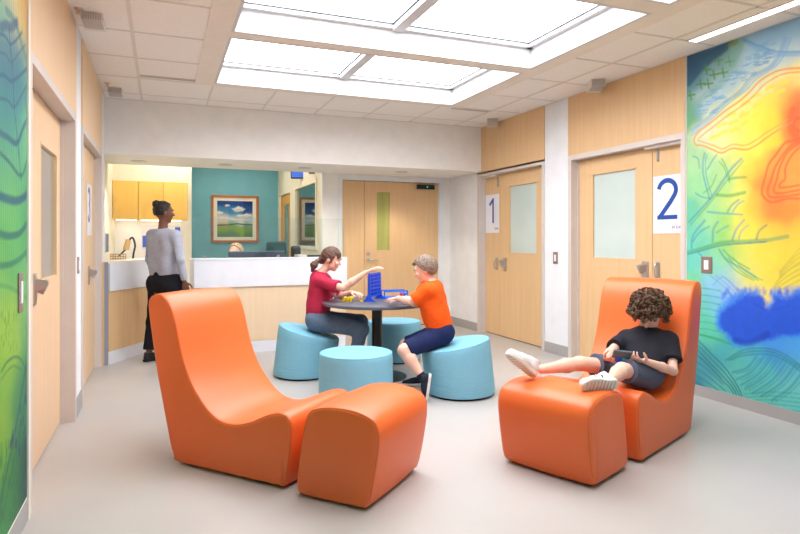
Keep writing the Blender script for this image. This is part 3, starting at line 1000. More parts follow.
def ribbon(bm, pts, wd, y0, y1):
    "flat numeral stroke in the x-z plane"
    n = len(pts)
    L, R = [], []
    for i in range(n):
        a, b = pts[max(i - 1, 0)], pts[min(i + 1, n - 1)]
        d = Vector((b[0] - a[0], b[1] - a[1])).normalized()
        nn = Vector((-d.y, d.x)) * wd / 2
        L.append((pts[i][0] + nn.x, pts[i][1] + nn.y))
        R.append((pts[i][0] - nn.x, pts[i][1] - nn.y))
    for i in range(n - 1):
        q = [L[i], L[i + 1], R[i + 1], R[i]]
        poly_prism(bm, q, lambda x, z, t: (x, t, z), y0, y1)


def room_sign(label, loc, rz, digit, code, W=0.33, Hh=0.505):
    t = thing('room_sign', label, 'sign', loc, rz, None)
    bx('panel', M_sign, t, 0, W, -0.006, 0, 0, Hh, bev=0.001)
    bm = bmesh.new()
    if digit == '2':
        cx, cz, r = W * 0.5, Hh * 0.745, 0.083
        arc = [(cx + .094 * math.cos(a), cz + r * math.sin(a)) for a in [math.radians(172 - i * 12) for i in range(18)]]
        arc = [(p[0], p[1]) for p in arc]
        pts = arc + [(cx + 0.035, Hh * 0.54), (cx - 0.06, Hh * 0.335), (cx - 0.088, Hh * 0.28)]
        ribbon(bm, pts, 0.042, -0.0075, -0.006)
        box(bm, cx - 0.110, cx + 0.108, -0.0078, -0.006, Hh * 0.245, Hh * 0.245 + 0.036)
    else:
        cx = W * 0.52
        box(bm, cx - 0.002, cx + 0.034, -0.0075, -0.006, Hh * 0.25, Hh * 0.90)
        ribbon(bm, [(cx + 0.025, Hh * 0.88), (cx - 0.045, Hh * 0.77), (cx - 0.075, Hh * 0.725)], 0.036, -0.0078, -0.006)
    done('numeral', bm, M_signblue, t)
    text_mesh('room_code', code, 0.036, M_signtxt, t, (W - 0.018, -0.0065, 0.042))
    return t


room_sign('white room sign with a big blue 2 on the door beside the bright mural', (XR + 0.084, 4.088, 1.295), -PI / 2, '2', '01324', 0.318)
room_sign('white room sign with a big blue 1 on the door nearest the end wall', (XR + 0.084, 7.04, 1.335), -PI / 2, '1', '01323', 0.345, 0.505)
t = thing('room_sign', 'narrow looking white sign on the second left door beside the reception counter', 'sign', (XL - 0.049, 5.70, 1.28), PI / 2)
bx('panel', M_sign, t, 0.14, 0.50, -0.006, 0, 0, 0.46, bev=0.001)
bm = bmesh.new()
ribbon(bm, [(0.25 + 0.07 * math.cos(a), 0.34 + 0.07 * math.sin(a)) for a in [math.radians(150 - i * 20) for i in range(12)]], 0.034, -0.0075, -0.006)
ribbon(bm, [(0.25 + 0.07 * math.cos(a), 0.205 + 0.075 * math.sin(a)) for a in [math.radians(85 - i * 22) for i in range(12)]], 0.034, -0.0075, -0.006)
done('numeral', bm, M_signblue, t)

# ceiling things
M_louv = mat('grey_louvre', (186, 180, 178), 0.5)


def vent_box(label, x, y, rz=0.0, dz=0.05):
    t = thing('ceiling_vent', label, 'ceiling fitting', (x, y, ZC), rz, None)
    W, L = 0.13, 0.24
    bx('housing', M_gyp, t, (-W / 2, W / 2, -L / 2, L / 2, -dz, -0.0005), bev=0.003)
    sl = [(-W / 2 + 0.006 + i * 0.0099, -W / 2 + 0.006 + i * 0.0099 + 0.0035, -L / 2 - 0.001, L / 2 - 0.06, -dz - 0.005, -dz) for i in range(12)]
    sl += [(-W / 2 + 0.006 + i * 0.0099, -W / 2 + 0.006 + i * 0.0099 + 0.0035, -L / 2 - 0.006, -L / 2, -dz, -0.008) for i in range(12)]
    bx('louvre', M_louv, t, *sl)
    bx('louvre_backing', mat('louvre_shade', (205, 198, 194), 0.6), t, -W / 2 + 0.004, W / 2 - 0.004, -L / 2 + 0.01, L / 2 - 0.06, -dz - 0.002, -dz + 0.0)
    return t


vent_box('louvred ceiling fitting near the left wall, the nearer one above door with the lever', -0.43, 4.52)
vent_box('louvred ceiling fitting near the left wall, the farther one by the soffit', -0.43, 6.60)
vent_box('small boxy ceiling fitting hanging above door 2 on the right', 3.83, 4.58, -0.5, 0.07)
vent_box('small boxy ceiling fitting hanging above door 1 by the soffit', 3.83, 6.50, -0.5, 0.07)


def slot(label, x0, x1, y):
    t = thing('ceiling_vent', label, 'vent', ((x0 + x1) / 2, y, ZC))
    W = (x1 - x0) / 2
    bx('frame', M_tee, t, (-W, W, -0.035, -0.028, -0.006, 0), (-W, W, 0.028, 0.035, -0.006, 0))
    bx('blade', M_louv, t, *[(-W, W, -0.026 + i * 0.013, -0.019 + i * 0.013, -0.005, -0.0005) for i in range(4)])
    return t


slot('long slot air diffuser in the ceiling left of the skylights', -0.185, 0.29, 5.93)
slot('long slot air diffuser in the ceiling beyond the skylights on the right', 3.06, 3.53, 6.08)
for lab, x, y in (('small sprinkler head beside the nearer louvred ceiling fitting', -0.50, 4.36), ('small sprinkler head beside the farther louvred ceiling fitting', -0.485, 6.33)):
    t = thing('sprinkler_head', lab, 'sprinkler', (x, y, ZC))
    bm = bmesh.new()
    lathe(bm, [(0.028, 0.0), (0.026, -0.006), (0.012, -0.010), (0.010, -0.03), (0.018, -0.032), (0.018, -0.036)], 20)
    done('escutcheon', bm, mat('brass_tint', (214, 186, 160), 0.4), t, smooth=True)
t = thing('ceiling_light', 'long glowing linear ceiling light along the right wall', 'ceiling light', (3.715, 2.0, ZC))
bx('housing', M_tee, t, (-0.05, -0.040, -1.37, 1.375, -0.006, 0), (0.040, 0.05, -1.37, 1.375, -0.006, 0), (-0.05, 0.05, 1.365, 1.375, -0.006, 0))
bx('diffuser', M_light, t, -0.040, 0.040, -1.36, 1.365, -0.004, -0.0005)
M_can = mat('downlight_lens', (255, 240, 200), 0.4, emit=((255, 226, 170), 2.2))
M_canoff = mat('downlight_lens_dim', (206, 210, 222), 0.3)
for i, (x, y, lab) in enumerate(((-0.25, 7.55, 'warm lit round downlight in the soffit over the left counter'), (0.71, 7.50, 'round downlight in the soffit above the framed picture'),
                                 (1.68, 7.48, 'round downlight in the soffit near the glazed side wall'), (2.98, 7.42, 'round downlight in the soffit in front of the end double door'))):
    t = thing('recessed_downlight', lab, 'downlight', (x, y, ZS), 0, None)
    bm = bmesh.new()
    lathe(bm, [(0.062, -0.001), (0.085, -0.001), (0.088, -0.006), (0.062, -0.006)], 28)
    done('trim_ring', bm, M_coff, t, smooth=True)
    bm = bmesh.new()
    lathe(bm, [(0.062, -0.0008), (0.0621, -0.004)], 28)
    done('lens', bm, M_can if i == 0 else M_canoff, t)
    ld = bpy.data.lights.new('downlight', 'SPOT')
    ld.energy = 30 if i == 0 else 26
    ld.color = (1.0, 0.90, 0.74)
    ld.spot_size = math.radians(110)
    ld.spot_blend = 0.6
    ld.shadow_soft_size = 0.05
    lo = bpy.data.objects.new('lamp', ld)
    COL.objects.link(lo)
    lo.parent = t
    lo.location = (0, 0, -0.03)
# added ceiling panels, out of view, that light the rooms behind the soffit
M_fill_panel = mat('fill_panel_lens', (255, 250, 240), 0.5, emit=((255, 247, 232), RECEPTION))
for (x, y, lab) in ((0.2, 8.25, 'added glowing fill panel, out of view, above the alcove cabinets'), (1.2, 8.9, 'added glowing fill panel, out of view, in the reception room'), (1.2, 10.3, 'added glowing fill panel, out of view, before the teal wall'), (3.0, 9.4, 'added glowing fill panel, out of view, in the office behind the side window')):
    t = thing('ceiling_light', lab, 'ceiling light', (x, y, ZC))
    bx('frame', M_tee, t, (-0.3, 0.3, -0.3, -0.28, -0.01, 0), (-0.3, 0.3, 0.28, 0.3, -0.01, 0), (-0.3, -0.28, -0.28, 0.28, -0.01, 0), (0.28, 0.3, -0.28, 0.28, -0.01, 0))
    bx('diffuser', M_fill_panel, t, -0.28, 0.28, -0.28, 0.28, -0.006, -0.001)

# ================================================================== RECEPTION
# upper cabinets
cw = (XP - XA - 0.006) / 3
names = ('yellow wall cabinet at the left end over the alcove counter', 'yellow wall cabinet in the middle of the three over the alcove counter', 'yellow wall cabinet at the right end, next to the teal wall')
for i in range(3):
    t = thing('wall_cabinet', names[i], 'cabinet', (XA + 0.003 + cw * i, 8.60, 1.51), 0, 'yellow wall cabinets')
    bx('body', M_yellow, t, 0.001, cw - 0.001, 0.02, 0.385, 0.0, 0.508)
    bx('door', M_yellow, t, 0.003, cw - 0.003, 0.0, 0.019, 0.003, 0.505, bev=0.0015)
    bx('under_cabinet_light', mat('undercabinet_strip', (255, 252, 240), 0.4, emit=((255, 250, 236), 9.0)), t, 0.03, cw - 0.03, 0.20, 0.24, -0.006, -0.001)
t = thing('base_cabinet', 'pale counter cabinet under the yellow wall cabinets', 'cabinet', (XA, 8.38, 0))
bx('body', M_lam, t, 0.003, XP - XA - 0.09, 0.02, 0.6, 0.08, 0.87)
bx('toe_kick', M_rubber, t, 0.003, XP - XA - 0.09, 0.07, 0.6, 0, 0.08)
bx('worktop', mat('cream_worktop', (240, 236, 226), 0.4), t, 0.003, XP - XA - 0.09, 0.0, 0.61, 0.87, 0.91, bev=0.003)

# angled side counter
A_, B_ = Vector((-0.49, 6.57)), Vector((0.03, 7.47))
dv = (B_ - A_)
LB = dv.length
ang = math.atan2(dv.y, dv.x)
t = thing('side_counter', 'short angled reception counter at the left with white upper panel and wood below', 'counter', (A_.x, A_.y, 0), ang)
bx('skirting', M_lam, t, 0, LB, 0.004, 0.03, 0, 0.13)
bx('wood_panel', M_woodD, t, 0, LB, 0.0, 0.03, 0.131, 0.73)
bx('white_panel', M_lam, t, -0.004, LB, -0.016, 0.03, 0.731, 1.005)
bm = bmesh.new()
poly_prism(bm, [(0.004, -0.02), (LB, -0.02), (LB, 0.34), (0.80, 0.34), (0.08, 0.035)], lambda x, y, t: (x, y, t), 1.006, 1.026)
done('worktop', bm, mat('cream_worktop', (240, 236, 226), 0.4), t)
t = thing('corner_post', 'stub wall end with wood face and steel blue corner guard beside the angled counter', 'post', (XL, 6.555, 0))
bx('wood_face', M_woodD, t, 0.002, 0.03, 0.0, 0.10, 0.0, 1.02)
bx('corner_guard', mat('blue_grey_guard', (150, 160, 178), 0.35, 0.3), t, 0.0305, 0.066, -0.003, 0.03, 0.0, 1.02)

# main desk
RZ = 0.03
DL = 1.70
t = thing('reception_desk', 'long reception desk with white upper panel, birch front and white skirting', 'desk', (0.315, 6.69, 0), RZ)
bx('skirting', M_lam, t, 0.012, DL - 0.012, 0.006, 0.04, 0, 0.125)
bx('wood_panel', M_woodB, t, (0.006, DL - 0.006, 0.004, 0.04, 0.127, 0.728), (0.006, 0.03, 0.041, 0.60, 0.0, 0.728), (DL - 0.03, DL - 0.006, 0.041, 0.60, 0.0, 0.728))
bx('white_panel', M_lam, t, (0.0, DL, -0.014, 0.03, 0.73, 1.022), (0, 0.03, 0.031, 0.60, 0.73, 1.022), (DL - 0.03, DL, 0.031, 0.60, 0.73, 1.022))
bx('transaction_shelf', M_lam, t, -0.003, DL + 0.003, -0.018, 0.25, 1.023, 1.04, bev=0.002)
bx('worktop', mat('cream_worktop', (240, 236, 226), 0.4), t, 0.031, DL - 0.031, 0.04, 0.80, 0.71, 0.74)
M_screen = glass_mat('sneeze_guard', (250, 253, 253), 0.02, 0.985)
t = thing('glass_screen', 'clear glass sneeze guard standing along the reception desk', 'glass screen', (0.32, 6.82, 1.041), RZ)
bx('pane', M_screen, t, (0.0, 1.02, 0, 0.008, 0, 0.452))
bx('pane', M_screen, t, (1.03, 1.69, 0, 0.008, 0, 0.452))
for x in (0.1, 0.9, 1.1, 1.6):
    bx('clamp', M_steel, t, x, x + 0.03, -0.008, 0.016, 0, 0.03)

# picture
t = thing('framed_picture', 'square landscape picture of clouds over green fields on the teal wall', 'picture', (0.825, YT, 1.195))
PW, PH = 0.84, 0.86
M_pf = mat('cherry_frame', (196, 116, 56), 0.4, noise=(8, (176, 96, 42), 0.7))
bx('frame', M_pf, t, (0, PW, -0.03, -0.001, 0, 0.04), (0, PW, -0.03, -0.001, PH - 0.04, PH), (0, 0.04, -0.03, -0.001, 0.04, PH - 0.04), (PW - 0.04, PW, -0.03, -0.001, 0.04, PH - 0.04))
bx('mount', mat('cream_mount', (244, 240, 226), 0.7), t, 0.04, PW - 0.04, -0.012, -0.001, 0.04, PH - 0.04)


def paint_picture(par):
    n = 220
    xs = np.linspace(0, 1, n)
    X, Y = np.meshgrid(xs, xs)
    cv = Canvas(X, Y)
    cv.wash([(0.1, 0.98, (30, 70, 150)), (0.5, 0.98, (32, 76, 158)), (0.95, 0.98, (22, 50, 120)), (0.1, 0.72, (70, 140, 190)), (0.5, 0.72, (60, 140, 200)), (0.9, 0.75, (30, 80, 150)), (0.1, 0.55, (215, 215, 215)), (0.5, 0.5, (170, 200, 215)), (0.9, 0.52, (170, 200, 220)), (0.1, 0.42, (235, 215, 190)), (0.6, 0.42, (220, 222, 220)), (0.95, 0.42, (190, 205, 215)),
             (0.1, 0.3, (150, 150, 70)), (0.5, 0.3, (130, 170, 80)), (0.9, 0.3, (110, 150, 80)), (0.1, 0.2, (130, 180, 50)), (0.6, 0.2, (140, 185, 60)), (0.95, 0.2, (110, 160, 60)), (0.1, 0.06, (90, 130, 95)), (0.5, 0.06, (100, 140, 100)), (0.95, 0.06, (80, 120, 80))], 0.07, 0.02, 5)
    for (x, y, sx, sy) in ((0.6, 0.76, 0.17, 0.06), (0.62, 0.80, 0.09, 0.05), (0.28, 0.87, 0.07, 0.03), (0.84, 0.60, 0.13, 0.04), (0.64, 0.59, 0.08, 0.03), (0.07, 0.66, 0.09, 0.05), (0.2, 0.52, 0.3, 0.03), (0.6, 0.48, 0.3, 0.02), (0.85, 0.62, 0.06, 0.03)):
        pts = [(x + sx * math.cos(a) * (1 + 0.2 * math.sin(5 * a)), y + sy * math.sin(a) * (1 + 0.25 * math.cos(3 * a))) for a in [i * 0.4 for i in range(16)]]
        cv.blob(pts, (244, 240, 236), 0.9, 0.03, 0.012, 7, 50)
        cv.stroke([(x - sx * 0.7, y - sy * 0.7), (x + sx * 0.7, y - sy * 0.7)], sy * 0.5, (150, 150, 165), 0.45)
    cv.stroke([(0, 0.32), (0.3, 0.335), (0.55, 0.37), (0.8, 0.345), (1, 0.34)], 0.035, (60, 82, 70), 0.9)
    cv.stroke([(0, 0.34), (0.2, 0.345), (0.35, 0.33)], 0.03, (150, 120, 90), 0.7)
    a, b = 0.105, PW - 0.105
    c, d = 0.10, PH - 0.10
    P = np.stack([a + X * (b - a), np.full(X.shape, -0.0135), c + Y * (d - c)], -1)
    painted('artwork', P, cv.C, vcol_mat('landscape_print', 0.35), par)


paint_picture(t)

# monitors hanging high by the side wall
M_scr = mat('blue_screen_glow', (52, 96, 190), 0.3, emit=((52, 96, 190), 0.6))
for (y, lab, m_) in ((10.05, 'ceiling-hung monitor with a blue screen beside the glazed wall, the nearer to the teal wall', M_scr), (9.25, 'ceiling-hung dark monitor in front of the one with the blue screen', mat('dark_blue_screen', (50, 70, 84), 0.2))):
    t = thing('monitor', lab, 'monitor', (XW - 0.03 + (10.05 - y) * .12, y - .9, 2.33), -0.35, None)
    bx('screen_case', M_black, t, -0.16, 0.13, 0.0, 0.05, -0.14, 0.20, bev=0.006)
    bx('screen', m_, t, -0.145, 0.115, -0.004, 0.0, -0.12, 0.185)
    bm = bmesh.new()
    cyl(bm, (0.0, 0.05, 0.05), (0.06, 0.12, 0.05), 0.018)
    cyl(bm, (0.06, 0.12, 0.04), (0.06, 0.12, 0.378), 0.016)
    done('mounting_arm', bm, M_black, t)

# behind the desk
t = thing('computer_monitor', 'wide dark computer monitor behind the desk in front of the receptionist', 'monitor', (1.03, 7.20, 0.745), PI + 0.05)
bx('screen_case', mat('slate_plastic', (66, 78, 100), 0.4), t, -0.34, 0.32, 0, 0.035, 0.10, 0.365, bev=0.012)
bx('stand', M_black, t, (-0.03, 0.03, -0.04, 0.0, 0.0, 0.2), (-0.12, 0.12, -0.12, 0.06, 0.0, 0.012))
t = thing('office_chair', 'dark teal office chair seen behind the right end of the desk', 'chair', (1.62, 8.75, 0))
M_oc = mat('dark_teal_fabric', (40, 92, 96), 0.8)
bx('backrest', M_oc, t, -0.18, 0.12, 0.2, 0.27, 0.62, 1.22, bev=0.03)
bx('seat', M_oc, t, -0.23, 0.21, -0.25, 0.2, 0.44, 0.52, bev=0.03)
bm = bmesh.new()
cyl(bm, (0, 0, 0.08), (0, 0, 0.44), 0.03)
for k in range(5):
    a = 2 * PI * k / 5
    cyl(bm, (0, 0, 0.09), (0.27 * math.cos(a), 0.27 * math.sin(a), 0.06), 0.018)
    bmesh.ops.create_uvsphere(bm, u_segments=10, v_segments=8, radius=0.03, matrix=Matrix.Translation((0.27 * math.cos(a), 0.27 * math.sin(a), 0.03)))
box(bm, -0.03, 0.03, 0.15, 0.22, 0.40, 0.75)
done('swivel_base', bm, M_black, t)
t = thing('office_chair', 'black high-backed office chair beside the dark teal one behind the desk', 'chair', (1.72, 7.98, 0))
bx('backrest', M_black, t, -0.07, 0.07, 0.2, 0.27, 0.62, 1.16, bev=0.03)
bx('seat', M_black, t, -0.10, 0.10, -0.2, 0.2, 0.44, 0.52, bev=0.03)
bm = bmesh.new()
cyl(bm, (0, 0, 0.08), (0, 0, 0.44), 0.03)
for k in range(5):
    a = 2 * PI * k / 5 + 0.3
    cyl(bm, (0, 0, 0.05), (0.18 * math.cos(a), 0.18 * math.sin(a), 0.02), 0.018)
done('swivel_base', bm, M_black, t)
t = thing('printer', 'low white and black printer on the desk behind the right end of the screen', 'printer', (1.72, 7.24, 0.741), RZ)
bx('body', M_lam, t, -0.20, 0.22, -0.14, 0.14, 0, 0.29, bev=0.01)
bx('lid', M_black, t, -0.08, 0.20, -0.12, 0.12, 0.291, 0.315, bev=0.006)
bx('paper_tray', mat('cream_worktop', (240, 236, 226), 0.4), t, -0.19, -0.09, -0.1, 0.12, 0.291, 0.32, bev=0.003)
# things on the angled counter's alcove side
t = thing('wire_basket', 'small gold wire basket on the left counter', 'basket', (-0.44, 7.12, 1.027))
bm = bmesh.new()
for z in (0.01, 0.035, 0.06):
    tube(bm, [(-0.075, -0.05, z), (0.075, -0.05, z), (0.075, 0.05, z), (-0.075, 0.05, z)], 0.0035, 6, closed=True)
for i in range(7):
    x = -0.075 + i * 0.025
    tube(bm, [(x, -0.05, 0.06), (x, -0.05, 0.005), (x, 0.05, 0.005), (x, 0.05, 0.06)], 0.002, 5)
done('wires', bm, mat('gold_wire', (196, 158, 96), 0.35, 0.8), t)
t = thing('swing_arm_lamp', 'small bent arm lamp with beige head behind the left counter', 'lamp', (-0.36, 8.62, 0.911))
bm = bmesh.new()
lathe(bm, [(0.06, 0), (0.06, 0.012), (0.015, 0.018)], 20)
tube(bm, catmull([(0, 0, 0.015), (0.01, 0, 0.14), (0.03, 0, 0.26), (0.0, 0, 0.36), (-0.04, 0, 0.33)], 5, closed=False), 0.012, 8)
tube(bm, [(-0.16, 0, 0.12), (-0.10, 0, 0.19), (-0.06, 0, 0.22)], 0.010, 8)
done('arm', bm, M_black, t, smooth=True)
bm = bmesh.new()
cyl(bm, (-0.05, -0.02, 0.335), (-0.08, -0.03, 0.20), 0.03, 0.04)
done('lamp_head', bm, mat('beige_plastic', (214, 178, 120), 0.5), t, smooth=True)
t = thing('paper_notice', 'white notice with a blue border on the alcove wall behind the woman', 'notice', (0.02, 8.998, 1.12))
bx('sheet', M_sign, t, -0.28, 0.24, -0.004, 0, 0, 0.33)
bx('blue_band', mat('notice_blue', (72, 112, 226), 0.5), t, -0.27, -0.22, -0.0055, -0.004, 0.02, 0.18)
bx('blue_band', mat('notice_blue', (72, 112, 226), 0.5), t, 0.15, 0.23, -0.0055, -0.004, 0.14, 0.30)
t = thing('wall_phone', 'slim pale wall phone on the cream alcove side wall', 'phone', (XA, 7.35, 1.10), PI / 2)
bx('body', mat('pale_grey_plastic', (200, 206, 212), 0.4), t, -0.09, 0.09, -0.03, 0, 0, 0.22, bev=0.008)
bx('handset', mat('mid_grey_plastic', (150, 158, 168), 0.4), t, -0.07, -0.02, -0.055, -0.031, 0.01, 0.21, bev=0.008)

# ================================================================== LOUNGE CHAIRS, STOOLS, TABLE
CH = [(0.02, .028), (-.004, .05), (-.027, .10), (-.066, .23), (-.106, .378), (-.133, .48), (-.156, .584), (-.186, .729), (-.205, .84), (-.204, .893), (-.18, .924), (-.14, .936), (-.095, .928), (-.052, .899), (-.018, .851), (.010, .776), (.034, .689), (.062, .600), (.10, .515),
      (.145, .443), (.20, .380), (.255, .330), (.315, .295), (.38, .280), (.46, .285), (.547, .310), (.619, .344), (.685, .370), (.740, .379), (.782, .368), (.804, .335), (.806, .28), (.797, .18), (.778, .07), (.762, .036), (.735, .026), (.5, .024), (.25, .024)]
OT = [(.035, .024), (.006, .040), (.0, .08), (.010, .15), (.027, .25), (.045, .34), (.062, .395), (.088, .428), (.14, .446), (.20, .455), (.265, .458), (.33, .453), (.385, .441), (.43, .418), (.452, .375), (.455, .32), (.443, .23), (.424, .13), (.405, .055), (.388, .032), (.36, .024), (.2, .022)]


def soft_extrusion(name, prof, W, r, m, parent, n=4, puff=0.006):
    "outline in x-z extruded along y from 0 to W with rounded edges"
    P = [Vector((p.x, p.y)) for p in catmull([(a, b - .014 * max(0, 1 - b / .2), 0) for a, b in prof], n)]
    N = len(P)
    area = sum(P[i].x * P[(i + 1) % N].y - P[(i + 1) % N].x * P[i].y for i in range(N))
    sg = 1 if area > 0 else -1
    nrm = []
    for i in range(N):
        d = (P[(i + 1) % N] - P[i - 1]).normalized()
        nrm.append(Vector((d.y, -d.x)) * sg)
    bm = bmesh.new()
    rings = []
    sec = [(0.0, -r * 1.0)]
    K = 5
    for k in range(K + 1):
        a = PI / 2 * k / K
        sec.append((r - r * math.sin(a) if False else r * (1 - math.sin(a)), -r * (1 - math.cos(a)) if False else -r * (1 - math.sin(PI / 2 * k / K))))
    sec = [(r * (1 - math.cos(PI / 2 * k / K)), -r * (1 - math.sin(PI / 2 * k / K))) for k in range(K + 1)]
    ys = [(y, o) for y, o in sec]
    M = 6
    mid = [(r + (W - 2 * r) * k / M, puff * math.sin(PI * k / M)) for k in range(1, M)]
    full = ys + mid + [(W - y, o) for y, o in reversed(ys)]
    for (y, o) in full:
        rings.append([bm.verts.new((P[i].x + nrm[i].x * o, y, P[i].y + nrm[i].y * o)) for i in range(N)])
    for a, b in zip(rings[:-1], rings[1:]):
        for i in range(N):
            j = (i + 1) % N
            bm.faces.new((a[i], a[j], b[j], b[i]))
    f0 = bm.faces.new(rings[0])
    f1 = bm.faces.new(rings[-1])
    bmesh.ops.triangulate(bm, faces=[f0, f1])
    bmesh.ops.recalc_face_normals(bm, faces=bm.faces)
    me = bpy.data.meshes.new(name)
    bm.to_mesh(me)
    bm.free()
    me.polygons.foreach_set('use_smooth', [True] * len(me.polygons))
    me.set_sharp_from_angle(angle=math.radians(50))
    o = link(name, me, m, parent)
    return o, P, nrm


def upholstered(name, label, cat, prof, loc, rz, W, r=0.02, group=None):
    t = thing(name, label, cat, loc, rz, group)
    o, P, nrm = soft_extrusion('upholstery', prof, W, r, M_orange, t)
    N = len(P)
    # piping along the upper outline only
    keep = [i for i in range(N) if P[i].y > 0.06]
    start = next(k for k in range(len(keep)) if keep[k] - keep[k - 1] != 1)
    order = keep[start:] + keep[:start]
    for y, q in ((r * 0.35, 0), (W - r * 0.35, 1)):
        bm = bmesh.new()
        off = -r * 0.35 + 0.0012
        tube(bm, [(P[i].x + nrm[i].x * off, y, P[i].y + nrm[i].y * off) for i in order], 0.0028, 6)
        done('piping', bm, M_orangeS, t, smooth=True)
    xs = [p[0] for p in prof if p[1] < 0.06]
    bx('plinth', M_rubber, t, min(xs) + 0.045, max(xs) - 0.045, 0.04, W - 0.04, 0.0, 0.016)
    return t


def local_to(loc, rz, x, y):
    return (loc[0] + x * math.cos(rz) - y * math.sin(rz), loc[1] + x * math.sin(rz) + y * math.cos(rz), 0)


R1 = math.radians(-49)
upholstered('lounge_chair', 'orange vinyl lounge chair with high curved back, empty, on the left', 'chair', CH, (0.059, 3.534, 0), R1, 0.568, group=None)
upholstered('ottoman', 'orange vinyl ottoman in front of the empty left lounge chair', 'ottoman', OT, (0.600, 2.868, 0), math.radians(-47.8), 0.56)
R2 = math.radians(203.6)
c2 = (3.165, 2.875, 0)
# the near side of this chair is its left: shift the outline to the far side
W2 = 0.62
o2 = local_to(c2, R2, 0, -W2)
CHAIR2 = upholstered('lounge_chair', 'orange vinyl lounge chair with the curly haired boy lying in it, on the right', 'chair', [(a * 1.0, b * 1.035) for a, b in CH], o2, R2, W2)
p2 = local_to((2.352, 2.545, 0), R2, 0, -0.55)
upholstered('ottoman', 'orange vinyl ottoman under the curly haired boy\'s white shoes', 'ottoman', OT, p2, R2, 0.55, 0.03)


UZ_ = Vector((0, 0, 1))


def stool(label, c, sh, R=0.28, h=0.405, tilt=0.0):
    t = thing('drum_stool', label, 'stool', (c[0], c[1], 0), 0, 'teal drum stools')
    prof = [(R * 0.90, 0.012), (R * 0.985, 0.02), (R * 1.0, 0.05), (R * 1.0, 0.15), (R * 0.998, 0.26), (R * 0.995, 0.34), (R * 0.99, h - 0.028), (R * 0.975, h - 0.010), (R * 0.945, h - 0.001), (R * 0.90, h), (R * 0.6, h + 0.003), (R * 0.3, h + 0.004), (0.02, h + 0.004)]
    bm = bmesh.new()
    lathe(bm, prof, 72)
    rr = random.Random(int(c[0] * 1000))
    ph = [rr.uniform(0, 6) for _ in range(6)]
    for v in bm.verts:
        f = v.co.z / h
        a = math.atan2(v.co.y, v.co.x)
        if tilt:
            e = Vector((-sh[0], -sh[1])).normalized()
            v.co.z += tilt * f * f * (v.co.x * e.x + v.co.y * e.y)
        v.co.x += sh[0] * (f - 0.5)
        v.co.y += sh[1] * (f - 0.5)
    bmesh.ops.recalc_face_normals(bm, faces=bm.faces)
    o = done('cover', bm, M_stool_cover, t, smooth=True)
    bm = bmesh.new()
    q = [Vector((R * 0.972 * math.cos(2 * PI * i / 72) + sh[0] * 0.47, R * 0.972 * math.sin(2 * PI * i / 72) + sh[1] * 0.47, h - 0.0065)) for i in range(72)]
    if tilt:
        e = Vector((-sh[0], -sh[1])).normalized()
        q = [p_ + UZ_ * tilt * ((p_.x - sh[0] * .47) * e.x + (p_.y - sh[1] * .47) * e.y) for p_ in q]
    tube(bm, q, 0.0028, 6, closed=True)
    done('top_seam', bm, M_stool, t, smooth=True)
    bm = bmesh.new()
    lathe(bm, [(R * 0.9, 0.0), (R * 0.9, 0.014)], 40, c=(-sh[0] * 0.5, -sh[1] * 0.5, 0))
    done('glide_base', bm, M_rubber, t)
    return t


# stool cover: teal cloth with shallow horizontal creases near the floor
M_stool_cover = mat('teal_stool_cover', (122, 184, 208), 0.62, noise=(30, (112, 176, 202), 0.4))
nt = M_stool_cover.node_tree
wv = nt.nodes.new('ShaderNodeTexNoise')
wv.inputs['Scale'].default_value = 7
wv.inputs['Detail'].default_value = 3
mp = nt.nodes.new('ShaderNodeMapping')
mp.inputs['Scale'].default_value = (0.8, 0.8, 7.0)
tcn = nt.nodes.new('ShaderNodeTexCoord')
bp = nt.nodes.new('ShaderNodeBump')
bp.inputs['Strength'].default_value = 0.35
bp.inputs['Distance'].default_value = 0.02
sx = nt.nodes.new('ShaderNodeSeparateXYZ')
mr = nt.nodes.new('ShaderNodeMapRange')
mr.inputs[1].default_value = 0.28
mr.inputs[2].default_value = 0.05
ml = nt.nodes.new('ShaderNodeMath')
ml.operation = 'MULTIPLY'
nt.links.new(tcn.outputs['Object'], mp.inputs['Vector'])
nt.links.new(mp.outputs['Vector'], wv.inputs['Vector'])
nt.links.new(tcn.outputs['Object'], sx.inputs[0])
nt.links.new(sx.outputs['Z'], mr.inputs[0])
nt.links.new(wv.outputs['Fac'], ml.inputs[0])
nt.links.new(mr.outputs[0], ml.inputs[1])
nt.links.new(ml.outputs[0], bp.inputs['Height'])
nt.links.new(bp.outputs['Normal'], nt.nodes['Principled BSDF'].inputs['Normal'])


def flo(u, s):
    p = at(u, 300, s)
    return (p.x, p.y)


rt = (C_, -S_)
SG, SB = flo(306.5, 5.50), flo(458, 4.84)
stool('teal drum stool under the girl in the red shirt, left of the table', SG, (rt[0] * 0.05, rt[1] * 0.05), tilt=0.27)
stool('teal drum stool under the boy in the orange shirt, right of the table', SB, (-rt[0] * 0.045, -rt[1] * 0.045), tilt=0.20)
stool('empty teal drum stool in front of the table, nearest the orange ottoman', flo(356, 4.52), (0, 0.0), 0.28, 0.395)
stool('empty teal drum stool behind the table, partly hidden by its post', flo(394, 6.2), (0, 0))

